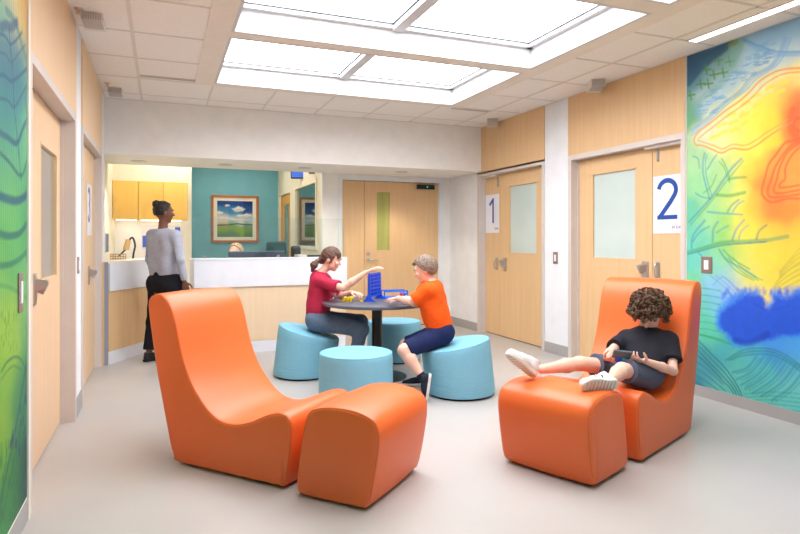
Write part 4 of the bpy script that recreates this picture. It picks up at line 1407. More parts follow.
TC = flo(377, 5.42)
TZ = 0.688
t = thing('game_table', 'round charcoal pedestal table between the two seated children', 'table', (TC[0], TC[1], 0))
bm = bmesh.new()
lathe(bm, [(0.47, TZ - 0.032), (0.488, TZ - 0.028), (0.492, TZ - 0.016), (0.49, TZ - 0.004), (0.484, TZ), (0.02, TZ)], 80)
done('tabletop', bm, M_table, t, smooth=True)
bm = bmesh.new()
cyl(bm, (0, 0, 0.02), (0, 0, TZ - 0.033), 0.047, n=32)
done('post', bm, M_black, t, smooth=True)
bm = bmesh.new()
lathe(bm, [(0.27, 0.0), (0.27, 0.008), (0.24, 0.016), (0.07, 0.026), (0.055, 0.04)], 48)
done('base', bm, M_black, t, smooth=True)
bx('mounting_plate', M_black, t, -0.14, 0.14, -0.14, 0.14, TZ - 0.042, TZ - 0.033)

# ---- game on the table
M_b = M_blue
gz = TZ + 0.001
gA, gB = at(369.2, 299.5, 5.36), at(379.6, 296.5, 5.62)
gx = Vector((gA.x, gA.y, 0))
gy = Vector((gB.x, gB.y, 0))
dg = gy - gx
Lg = dg.length
t = thing('connect_game_rack', 'upright blue plastic disc dropping game rack on the charcoal table', 'game', (gx.x, gx.y, gz), math.atan2(dg.y, dg.x))
nx_, nz_ = 7, 6
HB, B0 = 0.215, 0.035
bm = bmesh.new()
cwid, chei = (Lg - 0.02) / nx_, (HB - 0.02) / nz_
for yy in (-0.009, 0.006):
    for i in range(nx_):
        for j in range(nz_):
            cx, cz = 0.01 + cwid * (i + 0.5), B0 + 0.01 + chei * (j + 0.5)
            rr_ = min(cwid, chei) * 0.45
            n = 16
            inn, outr = [], []
            for k in range(n):
                a = 2 * PI * (k + 0.5) / n
                ca, sa = math.cos(a), math.sin(a)
                m_ = 1 / max(abs(ca), abs(sa))
                inn.append((cx + rr_ * ca, cz + rr_ * sa))
                outr.append((cx + cwid / 2 * ca * m_, cz + chei / 2 * sa * m_))
            for k in range(n):
                l = (k + 1) % n
                poly_prism(bm, [outr[k], outr[l], inn[l], inn[k]], lambda x, z, q: (x, q, z), yy, yy + 0.003)
    box(bm, 0, Lg, yy, yy + 0.003, B0, B0 + 0.0101)
    box(bm, 0, Lg, yy, yy + 0.003, B0 + HB - 0.0101, B0 + HB)
for i in range(nx_ + 1):
    x = 0.01 + cwid * i
    box(bm, x - 0.0015, x + 0.0015, -0.006, 0.006, B0, B0 + HB)
box(bm, 0.0, 0.008, -0.009, 0.009, B0, B0 + HB)
box(bm, Lg - 0.008, Lg, -0.009, 0.009, B0, B0 + HB)
done('disc_grid', bm, M_b, t)
for x in (-0.006, Lg + 0.006):
    bm = bmesh.new()
    poly_prism(bm, [(-0.010, 0.235), (0.010, 0.235), (0.012, 0.06), (0.030, 0.022), (0.060, 0.0), (-0.060, 0.0), (-0.030, 0.022), (-0.012, 0.06)], lambda y, z, q: (q, y, z), x - 0.005, x + 0.005)
    box(bm, x - 0.014, x + 0.014, -0.058, 0.058, 0, 0.006)
    done('side_stand', bm, M_b, t)
# second rack lying flat
ta, tb = at(384, 295, 5.60), at(406, 293.5, 5.66)
dd = Vector((tb.x - ta.x, tb.y - ta.y, 0))
t = thing('game_disc_tray', 'lighter blue plastic game frame lying on the table behind the rack', 'game', (ta.x, ta.y, gz), math.atan2(dd.y, dd.x))
Lt = 0.235
bm = bmesh.new()
for (y, z) in ((0.0, 0.0), (0.12, 0.0), (0.0, 0.062), (0.12, 0.062)):
    box(bm, -0.0, Lt, y, y + 0.012, z, z + 0.012)
for x in (0.0, Lt - 0.012):
    box(bm, x, x + 0.012, 0.0, 0.132, 0.0, 0.012)
    box(bm, x, x + 0.012, 0.0, 0.012, 0.0, 0.074)
    box(bm, x, x + 0.012, 0.12, 0.132, 0.0, 0.074)
done('rails', bm, M_lblue, t)
bx('tray_floor', M_lblue, t, 0.005, Lt - 0.01, 0.012, 0.12, 0.0, 0.008)
bx('end_block', M_lblue, t, Lt - 0.05, Lt - 0.012, 0.0125, 0.1195, 0.009, 0.05, bev=0.004)


def discs(n, name, base, m, lab, grp, spread=0.0, seed=1, stack=True, onedge=False):
    rr = random.Random(seed)
    first = None
    for i in range(n):
        if first is None:
            bm = bmesh.new()
            lathe(bm, [(0.010, 0.0008), (0.0135, 0.0), (0.0155, 0.001), (0.0155, 0.005), (0.0135, 0.006), (0.010, 0.0052)], 20)
            o = done(name, bm, m, None, smooth=True)
            first = o
        else:
            o = first.copy()
            COL.objects.link(o)
        a = rr.uniform(0, 6)
        if onedge:
            o.rotation_euler = (0, PI / 2, 0)
            o.location = (base[0] + 0.0065 * i, base[1], base[2] + 0.0157)
        elif stack:
            o.location = (base[0] + rr.uniform(-.001, .001), base[1] + rr.uniform(-.001, .001), base[2] + i * 0.0062)
        else:
            k = i // 4
            j = i % 4
            o.location = (base[0] + (j % 3) * 0.032 * C_ + (j // 3) * 0.032 * S_ + k * 0.003 + rr.uniform(-.001, .001), base[1] - (j % 3) * 0.032 * S_ + (j // 3) * 0.032 * C_ + rr.uniform(-.001, .001), base[2] + k * 0.0065)
        if not stack:
            j = i % 4
            wh = ('nearest the girl', 'second from the girl', 'nearest her resting hand', 'behind the other three')[j]
            tag(o, ('top yellow game disc of the small stack ' if i // 4 == (n - 1) // 4 else 'yellow game disc within the small stack ') + wh, 'game disc', grp + ', stack ' + wh)
        elif n > 2 and i == n - 1:
            tag(o, 'topmost red game disc of the stack beside the light blue frame', 'game disc', grp)
        else:
            tag(o, lab, 'game disc', grp)


q = at(401.5, 293, 5.50)
discs(10, 'game_disc', (q.x, q.y - 0.005, gz), M_red, 'red game disc in the stack beside the light blue frame', 'stacked red game discs')
q = at(343.5, 297, 5.36)
discs(24, 'game_disc', (q.x, q.y, gz), M_yel, 'yellow game disc in the loose pile at the girl\'s elbow', 'loose yellow game discs', seed=4, stack=False)
q = at(361.5, 297, 5.33)
discs(2, 'game_disc', (q.x, q.y, gz), M_yel, 'yellow game disc under the girl\'s resting hand', 'yellow game discs under the hand', seed=5)

# ================================================================== PEOPLE
RV = Vector((C_, -S_, 0))       # to the right as the photograph looks
FV = Vector((S_, C_, 0))        # away from the viewer
UZ = Vector((0, 0, 1))


def mix(a, b, t):
    return a * (1 - t) + b * t


def frame(f, up=UZ):
    f = f.normalized()
    s = f.cross(up).normalized()        # to the person's right
    u = s.cross(f).normalized()
    return f, s, u


def head(F, c, f, up=UZ, S=1.0):
    f, s, u = frame(f, up)
    ax = (s, f, u)
    F.ell(c + u * .020 * S - f * .004 * S, (.073 * S, .089 * S, .088 * S), ax, k=.02)
    F.ell(c + f * .026 * S - u * .036 * S, (.056 * S, .060 * S, .068 * S), ax, k=.02)
    F.ell(c + f * .058 * S - u * .086 * S, (.022 * S, .020 * S, .016 * S), ax, k=.018)      # chin
    F.ell(c + f * .076 * S + u * .022 * S, (.045 * S, .014 * S, .012 * S), ax, k=.015)     # brow
    F.cone(c + f * .083 * S + u * .004 * S, c + f * .103 * S - u * .024 * S, .007 * S, .010 * S, k=.008)
    F.ell(c + f * .080 * S - u * .050 * S, (.020 * S, .010 * S, .010 * S), ax, k=.008)     # lips
    for q in (-1, 1):
        F.ell(c + s * .034 * S * q + f * .074 * S - u * .022 * S, (.020 * S, .016 * S, .020 * S), ax, k=.012)
        F.ell(c + s * .074 * S * q - u * .006 * S - f * .006 * S, (.010 * S, .018 * S, .029 * S), ax, k=.006)
        F.ell(c + s * .030 * S * q + f * .088 * S + u * .006 * S, (.012 * S, .010 * S, .009 * S), ax, k=.006, sub=True)


def face_parts(par, c, f, up=UZ, S=1.0, brow=(90, 66, 50), iris=(70, 54, 40), lips=(206, 120, 110)):
    f, s, u = frame(f, up)
    for q in (-1, 1):
        e = c + s * .030 * S * q + f * .071 * S + u * .005 * S
        bm = bmesh.new()
        bmesh.ops.create_uvsphere(bm, u_segments=14, v_segments=10, radius=.0102 * S, matrix=Matrix.Translation(e))
        o = done('eye', bm, mat('eye_white', (236, 232, 228), 0.25), par, True, True)
        bm = bmesh.new()
        cyl(bm, e + f * .0084 * S, e + f * .0110 * S, .0055 * S, n=12)
        done('iris', bm, mat('iris_%d' % iris[0], iris, 0.2), o, False, True)
        bm = bmesh.new()
        tube(bm, [c + s * (.012 * S * q) + f * .094 * S + u * .020 * S, c + s * (.030 * S * q) + f * .092 * S + u * .026 * S, c + s * (.048 * S * q) + f * .080 * S + u * .021 * S], [.0022 * S, .003 * S, .0018 * S], 6)
        done('eyebrow', bm, mat('brow_%d' % brow[0], brow, 0.7), par, True, True)
    bm = bmesh.new()
    tube(bm, [c - s * .019 * S + f * .082 * S - u * .051 * S, c + f * .0915 * S - u * .050 * S, c + s * .019 * S + f * .082 * S - u * .051 * S], [.002 * S, .0042 * S, .002 * S], 6)
    done('lips', bm, mat('lips_%d' % lips[0], lips, 0.45), par, True, True)


def hand(F, w, d, n, S=1.0, thumb=1, curl=0.35, spread=0.12, tcurl=0.3):
    "w wrist, d towards the fingers, n the way the palm faces; thumb=+1 on the d x n side"
    d = d.normalized()
    n = (n - d * n.dot(d)).normalized()
    s = d.cross(n) * thumb
    L = .078 * S
    for k in range(4):
        o = (.024 - .016 * k) * S
        F.cone(w + d * .012 * S + s * o * .55, w + d * L * (.98 - .03 * abs(k - 1.3)) + s * o * 1.15, .0125 * S, .0098 * S, k=.007)
    seg = ((.036, .024, .019), (.040, .027, .020), (.037, .025, .019), (.028, .019, .016))
    for k in range(4):
        o = (.0275 - .0183 * k) * S
        p = w + d * L * (1.0 - .03 * abs(k - 1.3)) + s * o
        a = curl * .6
        side = (1.5 - k) * spread * .5
        rad = (.0088, .0092, .0088, .0078)[k] * S
        for j, l in enumerate(seg[k]):
            dd = (d * math.cos(a) + n * math.sin(a) + s * side).normalized()
            q = p + dd * l * S
            F.cone(p, q, rad * (1 - .1 * j), rad * (.9 - .1 * j), k=.002)
            p = q
            a += curl
    p = w + d * .022 * S + s * .022 * S
    dirs = [(d * .62 + s * .75 + n * .25), (d * .80 + s * .35 + n * tcurl), (d * .92 + s * .05 + n * tcurl * 1.5)]
    for j, (l, r0, r1) in enumerate(((.034, .0125, .0105), (.028, .0102, .0092), (.022, .0090, .0075))):
        q = p + dirs[j].normalized() * l * S
        F.cone(p, q, r0 * S, r1 * S, k=.004)
        p = q


def torso(F, J, S=1.0, grow=0.0, amp=0.0, kk=.035, lo=1.0, wid=1.0, dep=1.0, hem=None):
    "side-by-side tapered columns from shoulders to hips"
    pls = [] if hem is None else [(tuple(mix(J['neck'], J['pel'], hem)), tuple((J['pel'] - J['neck']).normalized()))]
    for a, b in (('shL', 'hpL'), ('shR', 'hpR')):
        c = 'shR' if a == 'shL' else 'shL'
        d = 'hpR' if b == 'hpL' else 'hpL'
        top = mix(J[a], J[c], .27) - (J['neck'] - J['pel']).normalized() * .045 * S
        bot = mix(J[b], J[d], .18)
        F.cone(top, mix(top, bot, .55), .078 * S * dep, .076 * S * dep, k=kk, grow=grow, amp=amp, planes=pls)
        F.cone(mix(top, bot, .5), mix(top, bot, lo), .076 * S * dep, .082 * S * wid, k=kk, grow=grow, amp=amp, planes=pls)
    F.cone(mix(J['shL'], J['shR'], .08), mix(J['shL'], J['shR'], .92), .044 * S, .044 * S, k=kk, grow=grow)
    F.cone(mix(J['neck'], J['pel'], .15), mix(J['neck'], J['pel'], .8), .075 * S, .08 * S, k=kk, grow=grow, amp=amp, planes=pls)


def limbs(F, J, S=1.0, T=1.0):
    for q in 'LR':
        F.cone(J['sh' + q], J['el' + q], .038 * S * T, .029 * S * T, k=.02)
        e, w_ = J['el' + q], J['wr' + q]
        F.cone(e, mix(e, w_, .4), .029 * S * T, .030 * S * T, k=.015)
        F.cone(mix(e, w_, .4), w_, .030 * S * T, .0195 * S * T, k=.012)
        F.cone(J['hp' + q], J['kn' + q], .070 * S * T, .046 * S * T, k=.03)
        kn, an = J['kn' + q], J['an' + q]
        F.cone(kn, mix(kn, an, .35), .044 * S * T, .044 * S * T, k=.02)
        F.cone(mix(kn, an, .35), an, .044 * S * T, .027 * S * T, k=.02)


def shoe(par, heel, fwd, up, L, m_up, m_sole, stripes=None, lace=None, stripe_side=1):
    "heel: point at the back of the sole; canonical x forward, z up"
    f = fwd.normalized()
    u = (up - f * up.dot(f)).normalized()
    s = u.cross(f)
    M = Matrix((( f.x, s.x, u.x, heel.x), (f.y, s.y, u.y, heel.y), (f.z, s.z, u.z, heel.z), (0, 0, 0, 1)))
    k = L / .22
    F = Field(.0035, .012)
    top = [((0, 0, .03 * k), (0, 0, 1))]
    F.cone((.030 * k, 0, .040 * k), (.120 * k, 0, .036 * k), .030 * k, .030 * k)
    F.cone((.11 * k, 0, .030 * k), (.190 * k, 0, .022 * k), .034 * k, .026 * k)
    F.cone((.034 * k, 0, .04 * k), (.040 * k, 0, .080 * k), .031 * k, .034 * k, cut=True)
    F.cone((.06 * k, 0, .065 * k), (.15 * k, 0, .035 * k), .022 * k, .018 * k)
    F.ell((.1 * k, 0, -.04 * k), (.2 * k, .2 * k, .046 * k), k=.001, sub=True)
    me = F.mesh('shoe')
    me.transform(M)
    o = link('shoe', me, m_up, par, True)
    bm = bmesh.new()
    out = catmull([(-.004, -.012, 0), (-.004, .012, 0), (.02, .032, 0), (.07, .031, 0), (.13, .040, 0), (.18, .036, 0), (.212, .016, 0), (.217, -.004, 0), (.205, -.026, 0), (.17, -.038, 0), (.12, -.036, 0), (.07, -.027, 0), (.02, -.030, 0)], 4)
    N = len(out)
    rings = []
    for z, g_ in ((0.0, -.004), (.004, 0.0), (.018, 0.001), (.022, -.002)):
        ring = []
        for i in range(N):
            d = (out[(i + 1) % N] - out[i - 1]).normalized()
            nn = Vector((-d.y, d.x, 0))
            p = (out[i] - nn * -g_) if False else out[i] + Vector((-d.y, d.x, 0)) * g_
            ring.append(bm.verts.new(M @ Vector((p.x * k, p.y * k, z * k))))
        rings.append(ring)
    for a, b in zip(rings[:-1], rings[1:]):
        for i in range(N):
            j = (i + 1) % N
            bm.faces.new((a[i], a[j], b[j], b[i]))
    bm.faces.new(rings[0])
    bm.faces.new(rings[-1])
    so = done('sole', bm, m_sole, o, True, True)
    # tread ridges under the sole
    bm = bmesh.new()
    for i in range(9):
        x = (.022 + i * .021) * k
        w_ = (.024 + .008 * math.sin(i * .5)) * k
        box(bm, x, x + .004 * k, -w_, w_, -.0022 * k, .0005, M=M)
    done('tread', bm, mat('tread_grey', (186, 182, 172), 0.8), o, False, True)
    if stripes:
        for i in range(3):
            bm = bmesh.new()
            x = (.075 + i * .022) * k
            y = .0315 * k * stripe_side
            tube(bm, [M @ Vector((x + .012 * k, y * .97, .024 * k)), M @ Vector((x + .004 * k, y, .040 * k)), M @ Vector((x - .004 * k, y * .70, .060 * k))], .0042 * k, 6)
            done('side_stripe', bm, stripes, o, True, True)
    if lace:
        bm = bmesh.new()
        for i in range(4):
            x = (.085 + i * .018) * k
            z = (.082 - i * .011) * k
            tube(bm, [M @ Vector((x, -.016 * k, z - .006 * k)), M @ Vector((x, 0, z)), M @ Vector((x, .016 * k, z - .006 * k))], .0024 * k, 6)
        done('laces', bm, lace, o, True, True)
    return o


def hair_cap(F, c, f, up=UZ, S=1.0, grow=.010, front=.050, amp=.002, fr=160, low=-.07, k=.01):
    f, s, u = frame(f, up)
    ax = (s, f, u)
    pl = [(c + f * front * S + u * .045 * S, (f * .8 - u * .6).normalized()), (c + u * low * S, -u)]
    F.ell(c + u * .022 * S - f * .006 * S, (.073 * S, .089 * S, .088 * S), ax, k=k, grow=grow, amp=amp, fr=fr, planes=[(tuple(a), tuple(b)) for a, b in pl])


def cloth(name, rgb, rough=0.85, dark=None, sc=40):
    return mat(name, rgb, rough, noise=(sc, dark or tuple(int(x * .9) for x in rgb), 0.5), bump=(500, .15), spec=0.2)


def hairmat(name, rgb, dark):
    return mat(name, rgb, 0.5, noise=(90, dark, 1.0), stretch=(1, 1, 0.5), bump=(180, .5), spec=0.4)


def person(label, base, cat='person'):
    return thing('person', label, cat, base)


# ---- girl in the dark red shirt
J = dict(head=at(331, 259, 5.50), neck=at(320, 272, 5.50), pel=at(315.5, 318, 5.50), shL=at(325, 280, 5.63), shR=at(319, 281.5, 5.37), hpL=at(317, 320.5, 5.575), hpR=at(316, 321, 5.425),
         elL=at(338, 297, 5.66), wrL=at(352, 292.5, 5.52), elR=at(343, 288, 5.26), wrR=at(366, 272.5, 5.24), knL=at(360.5, 322, 5.64), knR=at(361, 329, 5.36), anL=at(356, 366, 5.66), anR=at(352, 370, 5.40))
P = person('girl in dark red t-shirt and jeans with ponytail reaching over the game', (SG[0], SG[1], 0.41))
f = RV * .95 - UZ * .30 - FV * .10
F = Field(.004)
head(F, J['head'], f, S=.96)
F.cone(J['neck'] - UZ * .02, J['head'] - UZ * .05 - RV * .02, .040, .037, k=.02)
torso(F, J, .92)
limbs(F, J, .88, 1.22)
dR = (at(382, 264.5, 5.24) - J['wrR'])
hand(F, J['wrR'], dR, -UZ + RV * .3, .98, thumb=1, curl=.35)
hand(F, J['wrL'], at(362, 294, 5.45) - J['wrL'], -UZ, .92, thumb=-1, curl=.5)
body_ = link('body', F.mesh('body'), M_skin, P, True)
face_parts(P, J['head'], f, S=.96)
G = Field(.0045)
torso(G, J, .92, grow=.018, amp=.003, lo=1.1, dep=1.12, wid=1.16, hem=.95)
for q in 'LR':
    G.cone(J['sh' + q], mix(J['sh' + q], J['el' + q], .80 if q == 'R' else .85), .046, .060, k=.03, cut=True, amp=.003)
G.cone(J['neck'] - UZ * .01, J['neck'] + UZ * .08 + RV * .04, .043, .05, k=.004, sub=True)
dn = (J['pel'] - J['neck']).normalized()
SHR = link('t_shirt', G.mesh('t_shirt'), cloth('dark_red_jersey', (178, 42, 70)), P, True)
G = Field(.004)
pc = mix(J['elR'], J['knR'], .0)
q_ = at(334.5, 292.5, 5.40)
G.ell(q_, (.016, .045, .042), (RV, FV, UZ), k=.001, planes=[])
link('shirt_print', G.mesh('shirt_print'), cloth('pale_pink_print', (226, 170, 186)), P, True)
G = Field(.0045)
G.cone(J['hpL'] + UZ * .035, J['hpR'] + UZ * .035, .085, .085, k=.03, amp=.002)
G.cone(mix(J['hpL'], J['hpR'], .5) + UZ * .02, J['pel'] + UZ * .075, .10, .088, k=.03)
for q in 'LR':
    G.cone(J['hp' + q] + UZ * .004, J['kn' + q], .096, .070, k=.03, amp=.003)
    G.cone(J['kn' + q], mix(J['kn' + q], J['an' + q], .95), .066, .050, k=.025, amp=.0025, cut=True)
link('jeans', G.mesh('jeans'), cloth('grey_blue_denim', (102, 122, 146), dark=(82, 102, 126)), P, True)
G = Field(.0035)
fh, sh_, uh = frame(f)
hair_cap(G, J['head'], f, S=.96, grow=.011, front=.038, low=-.02)
hc = J['head']
G.cone(hc - fh * .04 - uh * .02, hc - fh * .075 - uh * .045, .052, .030, k=.02, amp=.002, fr=140)
pt = at(318.3, 260.5, 5.48)
G.cone(hc - fh * .06, pt, .045, .016, k=.015)
G.cone(pt, at(314, 265, 5.47), .018, .034, k=.01, amp=.002, fr=150)
G.cone(at(314, 265, 5.47), at(312.3, 270.5, 5.47), .034, .014, k=.01, amp=.002, fr=150)
for q in (-1, 1):      # fringe strands
    for i in range(3):
        a = hc + fh * (.066 - .006 * i) + sh_ * q * (.012 + .018 * i) + uh * .070
        G.cone(a, a + fh * .018 - uh * .048 + sh_ * q * .010, .010, .004, k=.012)
    G.cone(hc + sh_ * q * .066 + fh * .03 + uh * .035, hc + sh_ * q * .070 + fh * .012 - uh * .035, .014, .006, k=.008)
HM = hairmat('brown_hair', (112, 78, 62), (62, 40, 32))
link('hair', G.mesh('hair'), HM, P, True)
bm = bmesh.new()
cyl(bm, pt - RV * .008, pt + RV * .006, .0185, n=16)
done('hair_tie', bm, M_sole, P, True, True)
for q, an in (('L', J['anL']), ('R', J['anR'])):
    shoe(P, Vector((an.x, an.y, .002)) - RV * .045, RV, UZ, .215, cloth('grey_canvas', (120, 124, 130)), M_sole, lace=M_sole)

# ---- boy in the orange shirt
J = dict(head=at(426, 269.5, 4.88), neck=at(432, 283, 4.86), pel=at(440.5, 330, 4.85), shL=at(429, 291, 4.72), shR=at(426, 289, 5.00), hpL=at(443, 334.5, 4.775), hpR=at(442, 333.5, 4.925),
         elL=at(412.5, 301.5, 4.76), wrL=at(398, 298.5, 4.96), elR=at(415, 303, 5.02), wrR=at(403, 300.5, 5.12), knL=at(404.5, 350.5, 4.64), knR=at(406, 345, 5.02), anL=at(421.5, 376, 4.58), anR=at(417, 371, 5.08))
P = person('boy in orange t-shirt and navy shorts sitting at the right of the table', (SB[0], SB[1], 0.41))
f = -RV * .92 + FV * .22 - UZ * .30
F = Field(.004)
head(F, J['head'], f, S=.97)
F.cone(J['neck'] - UZ * .02, J['head'] - UZ * .05 + RV * .02, .043, .039, k=.02)
torso(F, J, .95)
limbs(F, J, .93, 1.22)
hand(F, J['wrL'], at(388, 298.5, 5.06) - J['wrL'], -UZ, .90, thumb=1, curl=.22)
hand(F, J['wrR'], -RV + FV * .25, -UZ, .78, thumb=-1, curl=.3)
link('body', F.mesh('body'), M_skin, P, True)
face_parts(P, J['head'], f, S=.97)
G = Field(.0045)
torso(G, J, .95, grow=.018, amp=.0035, lo=1.1, wid=1.18, dep=1.16, hem=.93)
for q in 'LR':
    G.cone(J['sh' + q], mix(J['sh' + q], J['el' + q], .86), .048, .064, k=.03, cut=True, amp=.003)
G.cone(J['neck'] - UZ * .0, J['neck'] + UZ * .08 - RV * .03, .046, .05, k=.004, sub=True)
link('t_shirt', G.mesh('t_shirt'), cloth('orange_jersey', (246, 92, 22)), P, True)
G = Field(.0045)
G.cone(J['hpL'] + UZ * .03, J['hpR'] + UZ * .03, .088, .088, k=.03, amp=.002)
for q in 'LR':
    G.cone(J['hp' + q] + UZ * .008, mix(J['hp' + q], J['kn' + q], .93), .088, .070, k=.03, cut=True, amp=.003)
link('shorts', G.mesh('shorts'), cloth('navy_shorts', (30, 42, 84)), P, True)
G = Field(.0035)
hair_cap(G, J['head'], f, S=.99, grow=.013, front=.040, low=-.058, amp=.0016, fr=200)
fh, sh_, uh = frame(f)
G.cone(J['head'] + uh * .075 + fh * .03, J['head'] + uh * .070 + fh * .088, .030, .012, k=.02, amp=.003, fr=150)
G.cone(J['head'] + uh * .088 - fh * .02, J['head'] + uh * .085 + fh * .05, .026, .022, k=.02, amp=.003, fr=150)
link('hair', G.mesh('hair'), hairmat('ash_brown_hair', (150, 128, 112), (98, 82, 72)), P, True)
msock = cloth('navy_sock', (34, 38, 56))
mshoe = cloth('dark_navy_trainer', (40, 44, 60))
for q, hl, fw_, up_ in (('L', at(431.5, 374.5, 4.56), -UZ * .95 - RV * .14 - FV * .02, -RV), ('R', at(425, 377, 5.08), -RV * .8 - UZ * .25, UZ)):
    G = Field(.004)
    a = J['an' + q]
    G.cone(mix(J['kn' + q], a, .80), a, .032, .034, k=.01, cut0=True)
    link('sock', G.mesh('sock'), msock, P, True)
    if q == 'R':
        shoe(P, Vector((hl.x, hl.y, .004)) , -RV, UZ, .20, mshoe, M_sole, lace=M_sole)
    else:
        shoe(P, hl, fw_, up_, .205, mshoe, M_sole, lace=M_sole)

# ---- curly haired boy in the lounge chair
HB_ = at(649.5, 313, 3.85)
J = dict(head=HB_, neck=at(647.5, 332, 3.87), pel=at(641, 372, 3.76), shL=at(670.5, 340, 3.80), shR=at(624.5, 338.5, 3.92), hpL=at(648, 376, 3.70), hpR=at(635, 371, 3.83),
         elL=at(673, 371, 3.66), wrL=at(645, 361, 3.50), elR=at(610, 352.5, 3.78), wrR=at(606.5, 358, 3.60), knL=at(622, 370, 3.41), knR=at(580, 363.5, 3.60), anL=at(610, 380, 3.20), anR=at(541.5, 369.5, 3.42))
P = person('curly haired boy in black t-shirt reclining in the orange chair with a handheld game', tuple(at(640, 372, 3.75)))
dev = at(622, 354.5, 3.47)
f = (dev - HB_).normalized() + UZ * -.32
fh, sh_, uh = frame(f)
F = Field(.004)
head(F, J['head'], f, S=.97)
F.cone(J['neck'] - UZ * .02, J['head'] - uh * .05 - fh * .01, .043, .040, k=.02)
torso(F, J, .98)
limbs(F, J, .92)
hand(F, J['wrL'], at(631, 360, 3.44) - J['wrL'], (-RV * .4 - FV * .0 + UZ * .75), .80, thumb=-1, curl=.62, tcurl=.9)
hand(F, J['wrR'], at(617, 363, 3.46) - J['wrR'], (RV * .5 + UZ * .7), .80, thumb=1, curl=.62, tcurl=.9)
link('body', F.mesh('body'), M_skin, P, True)
face_parts(P, J['head'], f, S=.97)
G = Field(.0045)
torso(G, J, .98, grow=.016, amp=.0022, lo=.92)
for q in 'LR':
    G.cone(J['sh' + q], mix(J['sh' + q], J['el' + q], .66), .046, .060, k=.03, cut=True, amp=.002)
G.cone(J['neck'] + UZ * .004, J['neck'] + UZ * .08, .046, .05, k=.004, sub=True)
link('t_shirt', G.mesh('t_shirt'), cloth('black_jersey', (38, 38, 46)), P, True)
G = Field(.0045)
G.cone(J['hpL'] + UZ * .02, J['hpR'] + UZ * .02, .088, .088, k=.03, amp=.002)
for q, e in (('L', .86), ('R', .74)):
    G.cone(J['hp' + q] + UZ * .004, mix(J['hp' + q], J['kn' + q], e), .086, .072, k=.03, cut=True, amp=.003)
link('shorts', G.mesh('shorts'), cloth('dark_grey_blue_shorts', (92, 98, 118), dark=(70, 76, 96), sc=60), P, True)
# curls
G = Field(.0045)
hair_cap(G, J['head'], f, S=.97, grow=.030, front=.060, low=-.05, amp=.005, fr=90)
hcap = G.mesh('hair')
HC = hairmat('curly_brown_hair', (122, 88, 64), (46, 30, 22))
hobj = link('hair', hcap, HC, P, True)
rr = random.Random(12)
bm = bmesh.new()
cnt = 0
while cnt < 520:
    a = Vector((rr.gauss(0, 1), rr.gauss(0, 1), rr.gauss(0, 1))).normalized()
    df, du, ds = a.dot(fh), a.dot(uh), a.dot(sh_)
    if du < -.55: continue
    if df > .30 and du < -.02 + .25 * (df - .3) + .12 * abs(ds): continue
    p = J['head'] + uh * .024 - fh * .004 + (sh_ * ds * .108 + fh * df * .118 + uh * du * .116) * rr.choice((.94, 1.0, 1.0, 1.07, 1.15))
    cnt += 1
    out_ = (p - J['head']).normalized()
    x = out_.cross(Vector((rr.uniform(-1, 1), rr.uniform(-1, 1), rr.uniform(-1, 1)))).normalized()
    y = out_.cross(x)
    R_ = rr.uniform(.008, .020)
    axd = (x * rr.uniform(-1, 1) + y * rr.uniform(-1, 1) + out_ * .5).normalized()
    e1 = axd.cross(out_).normalized()
    e2 = axd.cross(e1)
    pts = []
    for k in range(15):
        t_ = 2 * PI * 1.6 * k / 14
        pts.append(p + e1 * R_ * math.cos(t_) + e2 * R_ * math.sin(t_) + axd * (.020 * (k / 14 - .5)))
    tube(bm, pts, [.0026 + .0022 * math.sin(PI * k / 14) for k in range(15)], 5)
o = done('curls', bm, HC, P, True, True)
# shoes
mw = cloth('white_leather_trainer', (226, 226, 226))
mstr = mat('black_stripe', (34, 34, 44), 0.6)
shoe(P, at(533.5, 377.5, 3.34), at(504.5, 353, 3.26) - at(533.5, 377.5, 3.34), RV * .55 + UZ * .62 + FV * .45, .235, mw, M_sole, stripes=mstr, lace=mw, stripe_side=-1)
shoe(P, at(618, 385.5, 3.15), at(578.5, 386.5, 3.05) - at(618, 385.5, 3.15), UZ * .30 + FV * .95 , .235, mw, M_sole, stripes=mstr, lace=mw, stripe_side=1)
# handheld game in his hands
dr = (RV * 1.0 - UZ * .12).normalized()
dn_ = (HB_ - dev).normalized()
dn_ = (dn_ - dr * dn_.dot(dr)).normalized()
dy_ = -dn_.cross(dr)
t = thing('handheld_game', 'small clear and blue handheld game held by the curly haired boy', 'handheld game', tuple(dev))
MD = Matrix(((dr.x, dy_.x, dn_.x, 0), (dr.y, dy_.y, dn_.y, 0), (dr.z, dy_.z, dn_.z, 0), (0, 0, 0, 1)))
for nm, m_, q in (('case', mat('smoky_plastic', (84, 92, 100), 0.2), (-.062, .062, -.032, .032, -.008, .008)), ('screen', mat('game_screen', (88, 110, 84), 0.1, noise=(60, (170, 110, 60), 1.0)), (-.034, .040, -.020, .024, .008, .010)),
                  ('grip', M_blue, (-.030, .008, -.066, -.026, -.012, .011)), ('grip', mat('cyan_plastic', (40, 190, 220), 0.3), (.009, .046, -.066, -.026, -.012, .011)), ('button_pad', M_red, (-.058, -.036, -.012, .014, .008, .013)), ('button_pad', mat('green_plastic', (40, 170, 90), 0.3), (.042, .056, -.020, -.002, .008, .013))):
    bm = bmesh.new()
    box(bm, *[v * .84 for v in q], bev=.002, M=MD)
    done(nm, bm, m_, t)

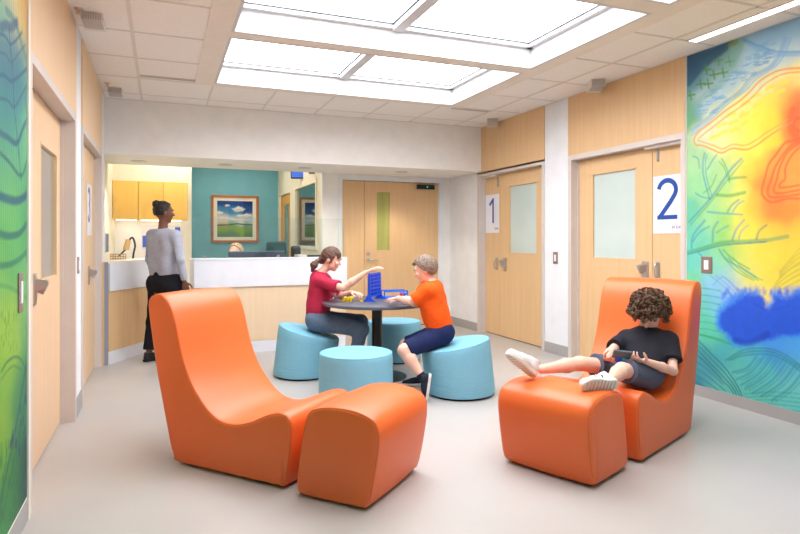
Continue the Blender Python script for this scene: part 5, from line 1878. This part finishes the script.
# ---- woman walking past the desk
f = RV * .62 + FV * .78
J = dict(head=at(163.5, 212.5, 6.05), neck=at(163, 229, 6.04), pel=at(165, 281, 6.05), shL=at(151.5, 235, 6.14), shR=at(176.5, 236, 5.94), hpL=at(158, 287, 6.11), hpR=at(172, 287, 5.99),
         elL=at(149.5, 259, 6.22), wrL=at(155, 279, 6.32), elR=at(180.5, 260, 5.88), wrR=at(184.5, 281.5, 5.93), knL=at(153.5, 322, 6.18), knR=at(173, 323, 5.98), anL=at(149, 352.5, 6.10), anR=at(178, 354, 6.02))
P = person('woman in grey long-sleeved top and black trousers walking past the reception desk', (at(163, 300, 6.07).x, at(163, 300, 6.07).y, 0))
hf = RV * .80 + FV * .60
F = Field(.005)
head(F, J['head'], hf, S=1.0)
F.cone(J['neck'] - UZ * .02, J['head'] - UZ * .05, .047, .042, k=.02)
torso(F, J, 1.08, wid=1.12)
limbs(F, J, 1.05)
hand(F, J['wrR'], at(186.5, 292, 5.95) - J['wrR'], -RV * .2 + FV, .95, thumb=1, curl=.3)
hand(F, J['wrL'], -UZ + RV * .2, RV, .95, thumb=-1, curl=.3)
link('body', F.mesh('body'), M_skinD, P, True)
face_parts(P, J['head'], hf, brow=(30, 22, 18), iris=(40, 26, 20), lips=(130, 70, 62))
G = Field(.005)
torso(G, J, 1.08, grow=.016, amp=.0018, lo=1.0, hem=.87)
for q in 'LR':
    G.cone(J['sh' + q], J['el' + q], .050, .040, k=.03, amp=.0018)
    G.cone(J['el' + q], mix(J['el' + q], J['wr' + q], .93), .039, .031, k=.02, cut=True, amp=.002)
G.cone(J['neck'] + UZ * .012, J['neck'] + UZ * .1, .052, .055, k=.004, sub=True)
link('long_sleeved_top', G.mesh('long_sleeved_top'), cloth('light_grey_knit', (172, 178, 196)), P, True)
G = Field(.005)
G.cone(J['hpL'] + UZ * .04, J['hpR'] + UZ * .04, .115, .115, k=.04)
G.cone(mix(J['hpL'], J['hpR'], .5) + UZ * .05, J['pel'] + UZ * .12, .120, .100, k=.04)
wf, ws, wu = frame(f)
G.ell(J['pel'] + UZ * .115, (.150, .098, .10), (ws, wf, wu), k=.03)
for q in 'LR':
    G.cone(J['hp' + q], J['kn' + q], .094, .068, k=.04, amp=.002)
    G.cone(J['kn' + q], J['an' + q] + UZ * .03, .066, .058, k=.03, amp=.002, cut=True)
link('trousers', G.mesh('trousers'), cloth('black_trousers', (26, 27, 36)), P, True)
G = Field(.004)
fh, sh_, uh = frame(hf)
hair_cap(G, J['head'], hf, grow=.009, front=.036, low=-.03)
G.ell(J['head'] - fh * .070 + uh * .085, (.040, .038, .036), k=.012, amp=.002, fr=160)
link('hair', G.mesh('hair'), hairmat('black_hair', (36, 28, 26), (20, 16, 16)), P, True)
for q in 'LR':
    a = J['an' + q]
    shoe(P, Vector((a.x, a.y, .002)) - f * .055, f, UZ, .245, mat('black_shoe', (24, 24, 28), 0.4), M_rubber)

# ---- receptionist behind the monitor
J = dict(head=at(236, 252.5, 7.50), neck=at(237, 266, 7.56), pel=at(240, 303, 7.72), shL=at(251, 275, 7.60), shR=at(223, 275, 7.60), hpL=at(248, 303, 7.72), hpR=at(232, 303, 7.72),
         elL=at(256, 292, 7.5), wrL=at(247, 288, 7.28), elR=at(218, 292, 7.5), wrR=at(226, 288, 7.28), knL=at(248, 303, 7.32), knR=at(231, 303, 7.32), anL=at(248, 334, 7.30), anR=at(231, 334, 7.30))
P = person('blond receptionist seated behind the desk, only the top of the head showing', (J['pel'].x, J['pel'].y, 0.45))
f = -FV * .9 - RV * .30 - UZ * .05
F = Field(.005)
head(F, J['head'], f, S=.98)
F.cone(J['neck'] - UZ * .02, J['head'] - UZ * .05, .045, .040, k=.02)
torso(F, J, 1.0)
limbs(F, J, .95)
hand(F, J['wrL'], -FV, -UZ, .85, thumb=-1, curl=.3)
hand(F, J['wrR'], -FV, -UZ, .85, thumb=1, curl=.3)
link('body', F.mesh('body'), M_skin, P, True)
face_parts(P, J['head'], f, S=.98)
G = Field(.005)
torso(G, J, 1.0, grow=.014, amp=.002, lo=.9)
for q in 'LR':
    G.cone(J['sh' + q], J['el' + q], .048, .042, k=.03)
    G.cone(J['el' + q], mix(J['el' + q], J['wr' + q], .8), .040, .034, k=.02, cut=True)
link('top', G.mesh('top'), cloth('pale_blue_top', (150, 170, 196)), P, True)
G = Field(.005)
for q in 'LR':
    G.cone(J['hp' + q], J['kn' + q], .086, .064, k=.04)
    G.cone(J['kn' + q], J['an' + q], .062, .052, k=.03, cut=True)
link('trousers', G.mesh('trousers'), cloth('dark_trousers', (44, 46, 60)), P, True)
G = Field(.004)
hair_cap(G, J['head'], f, S=.98, grow=.015, front=.022, low=-.06)
fh, sh_, uh = frame(f)
for q in (-1, 1):
    G.cone(J['head'] + sh_ * q * .072 + uh * .02, J['head'] + sh_ * q * .076 - uh * .13 - fh * .01, .024, .018, k=.02, amp=.002, fr=150)
link('hair', G.mesh('hair'), hairmat('blond_hair', (214, 186, 150), (160, 126, 92)), P, True)
for q in 'LR':
    a = J['an' + q]
    shoe(P, Vector((a.x, a.y, .002)) + FV * .05, -FV, UZ, .24, mat('black_shoe', (24, 24, 28), 0.4), M_rubber)
t = thing('office_chair', 'office chair the receptionist sits on, behind the desk', 'chair', (J['pel'].x, J['pel'].y, 0), -TH)
bx('seat', M_oc, t, -0.23, 0.23, -0.22, 0.2, 0.30, 0.355, bev=0.02)
bx('backrest', M_oc, t, -0.18, 0.18, 0.22, 0.26, 0.5, 0.80, bev=0.015)
bm = bmesh.new()
cyl(bm, (0, 0, 0.05), (0, 0, 0.30), 0.03)
for k in range(5):
    a = 2 * PI * k / 5
    cyl(bm, (0, 0, 0.06), (0.26 * math.cos(a), 0.26 * math.sin(a), 0.02), 0.018)
box(bm, -0.025, 0.025, 0.18, 0.24, 0.31, 0.6)
done('swivel_base', bm, M_black, t)
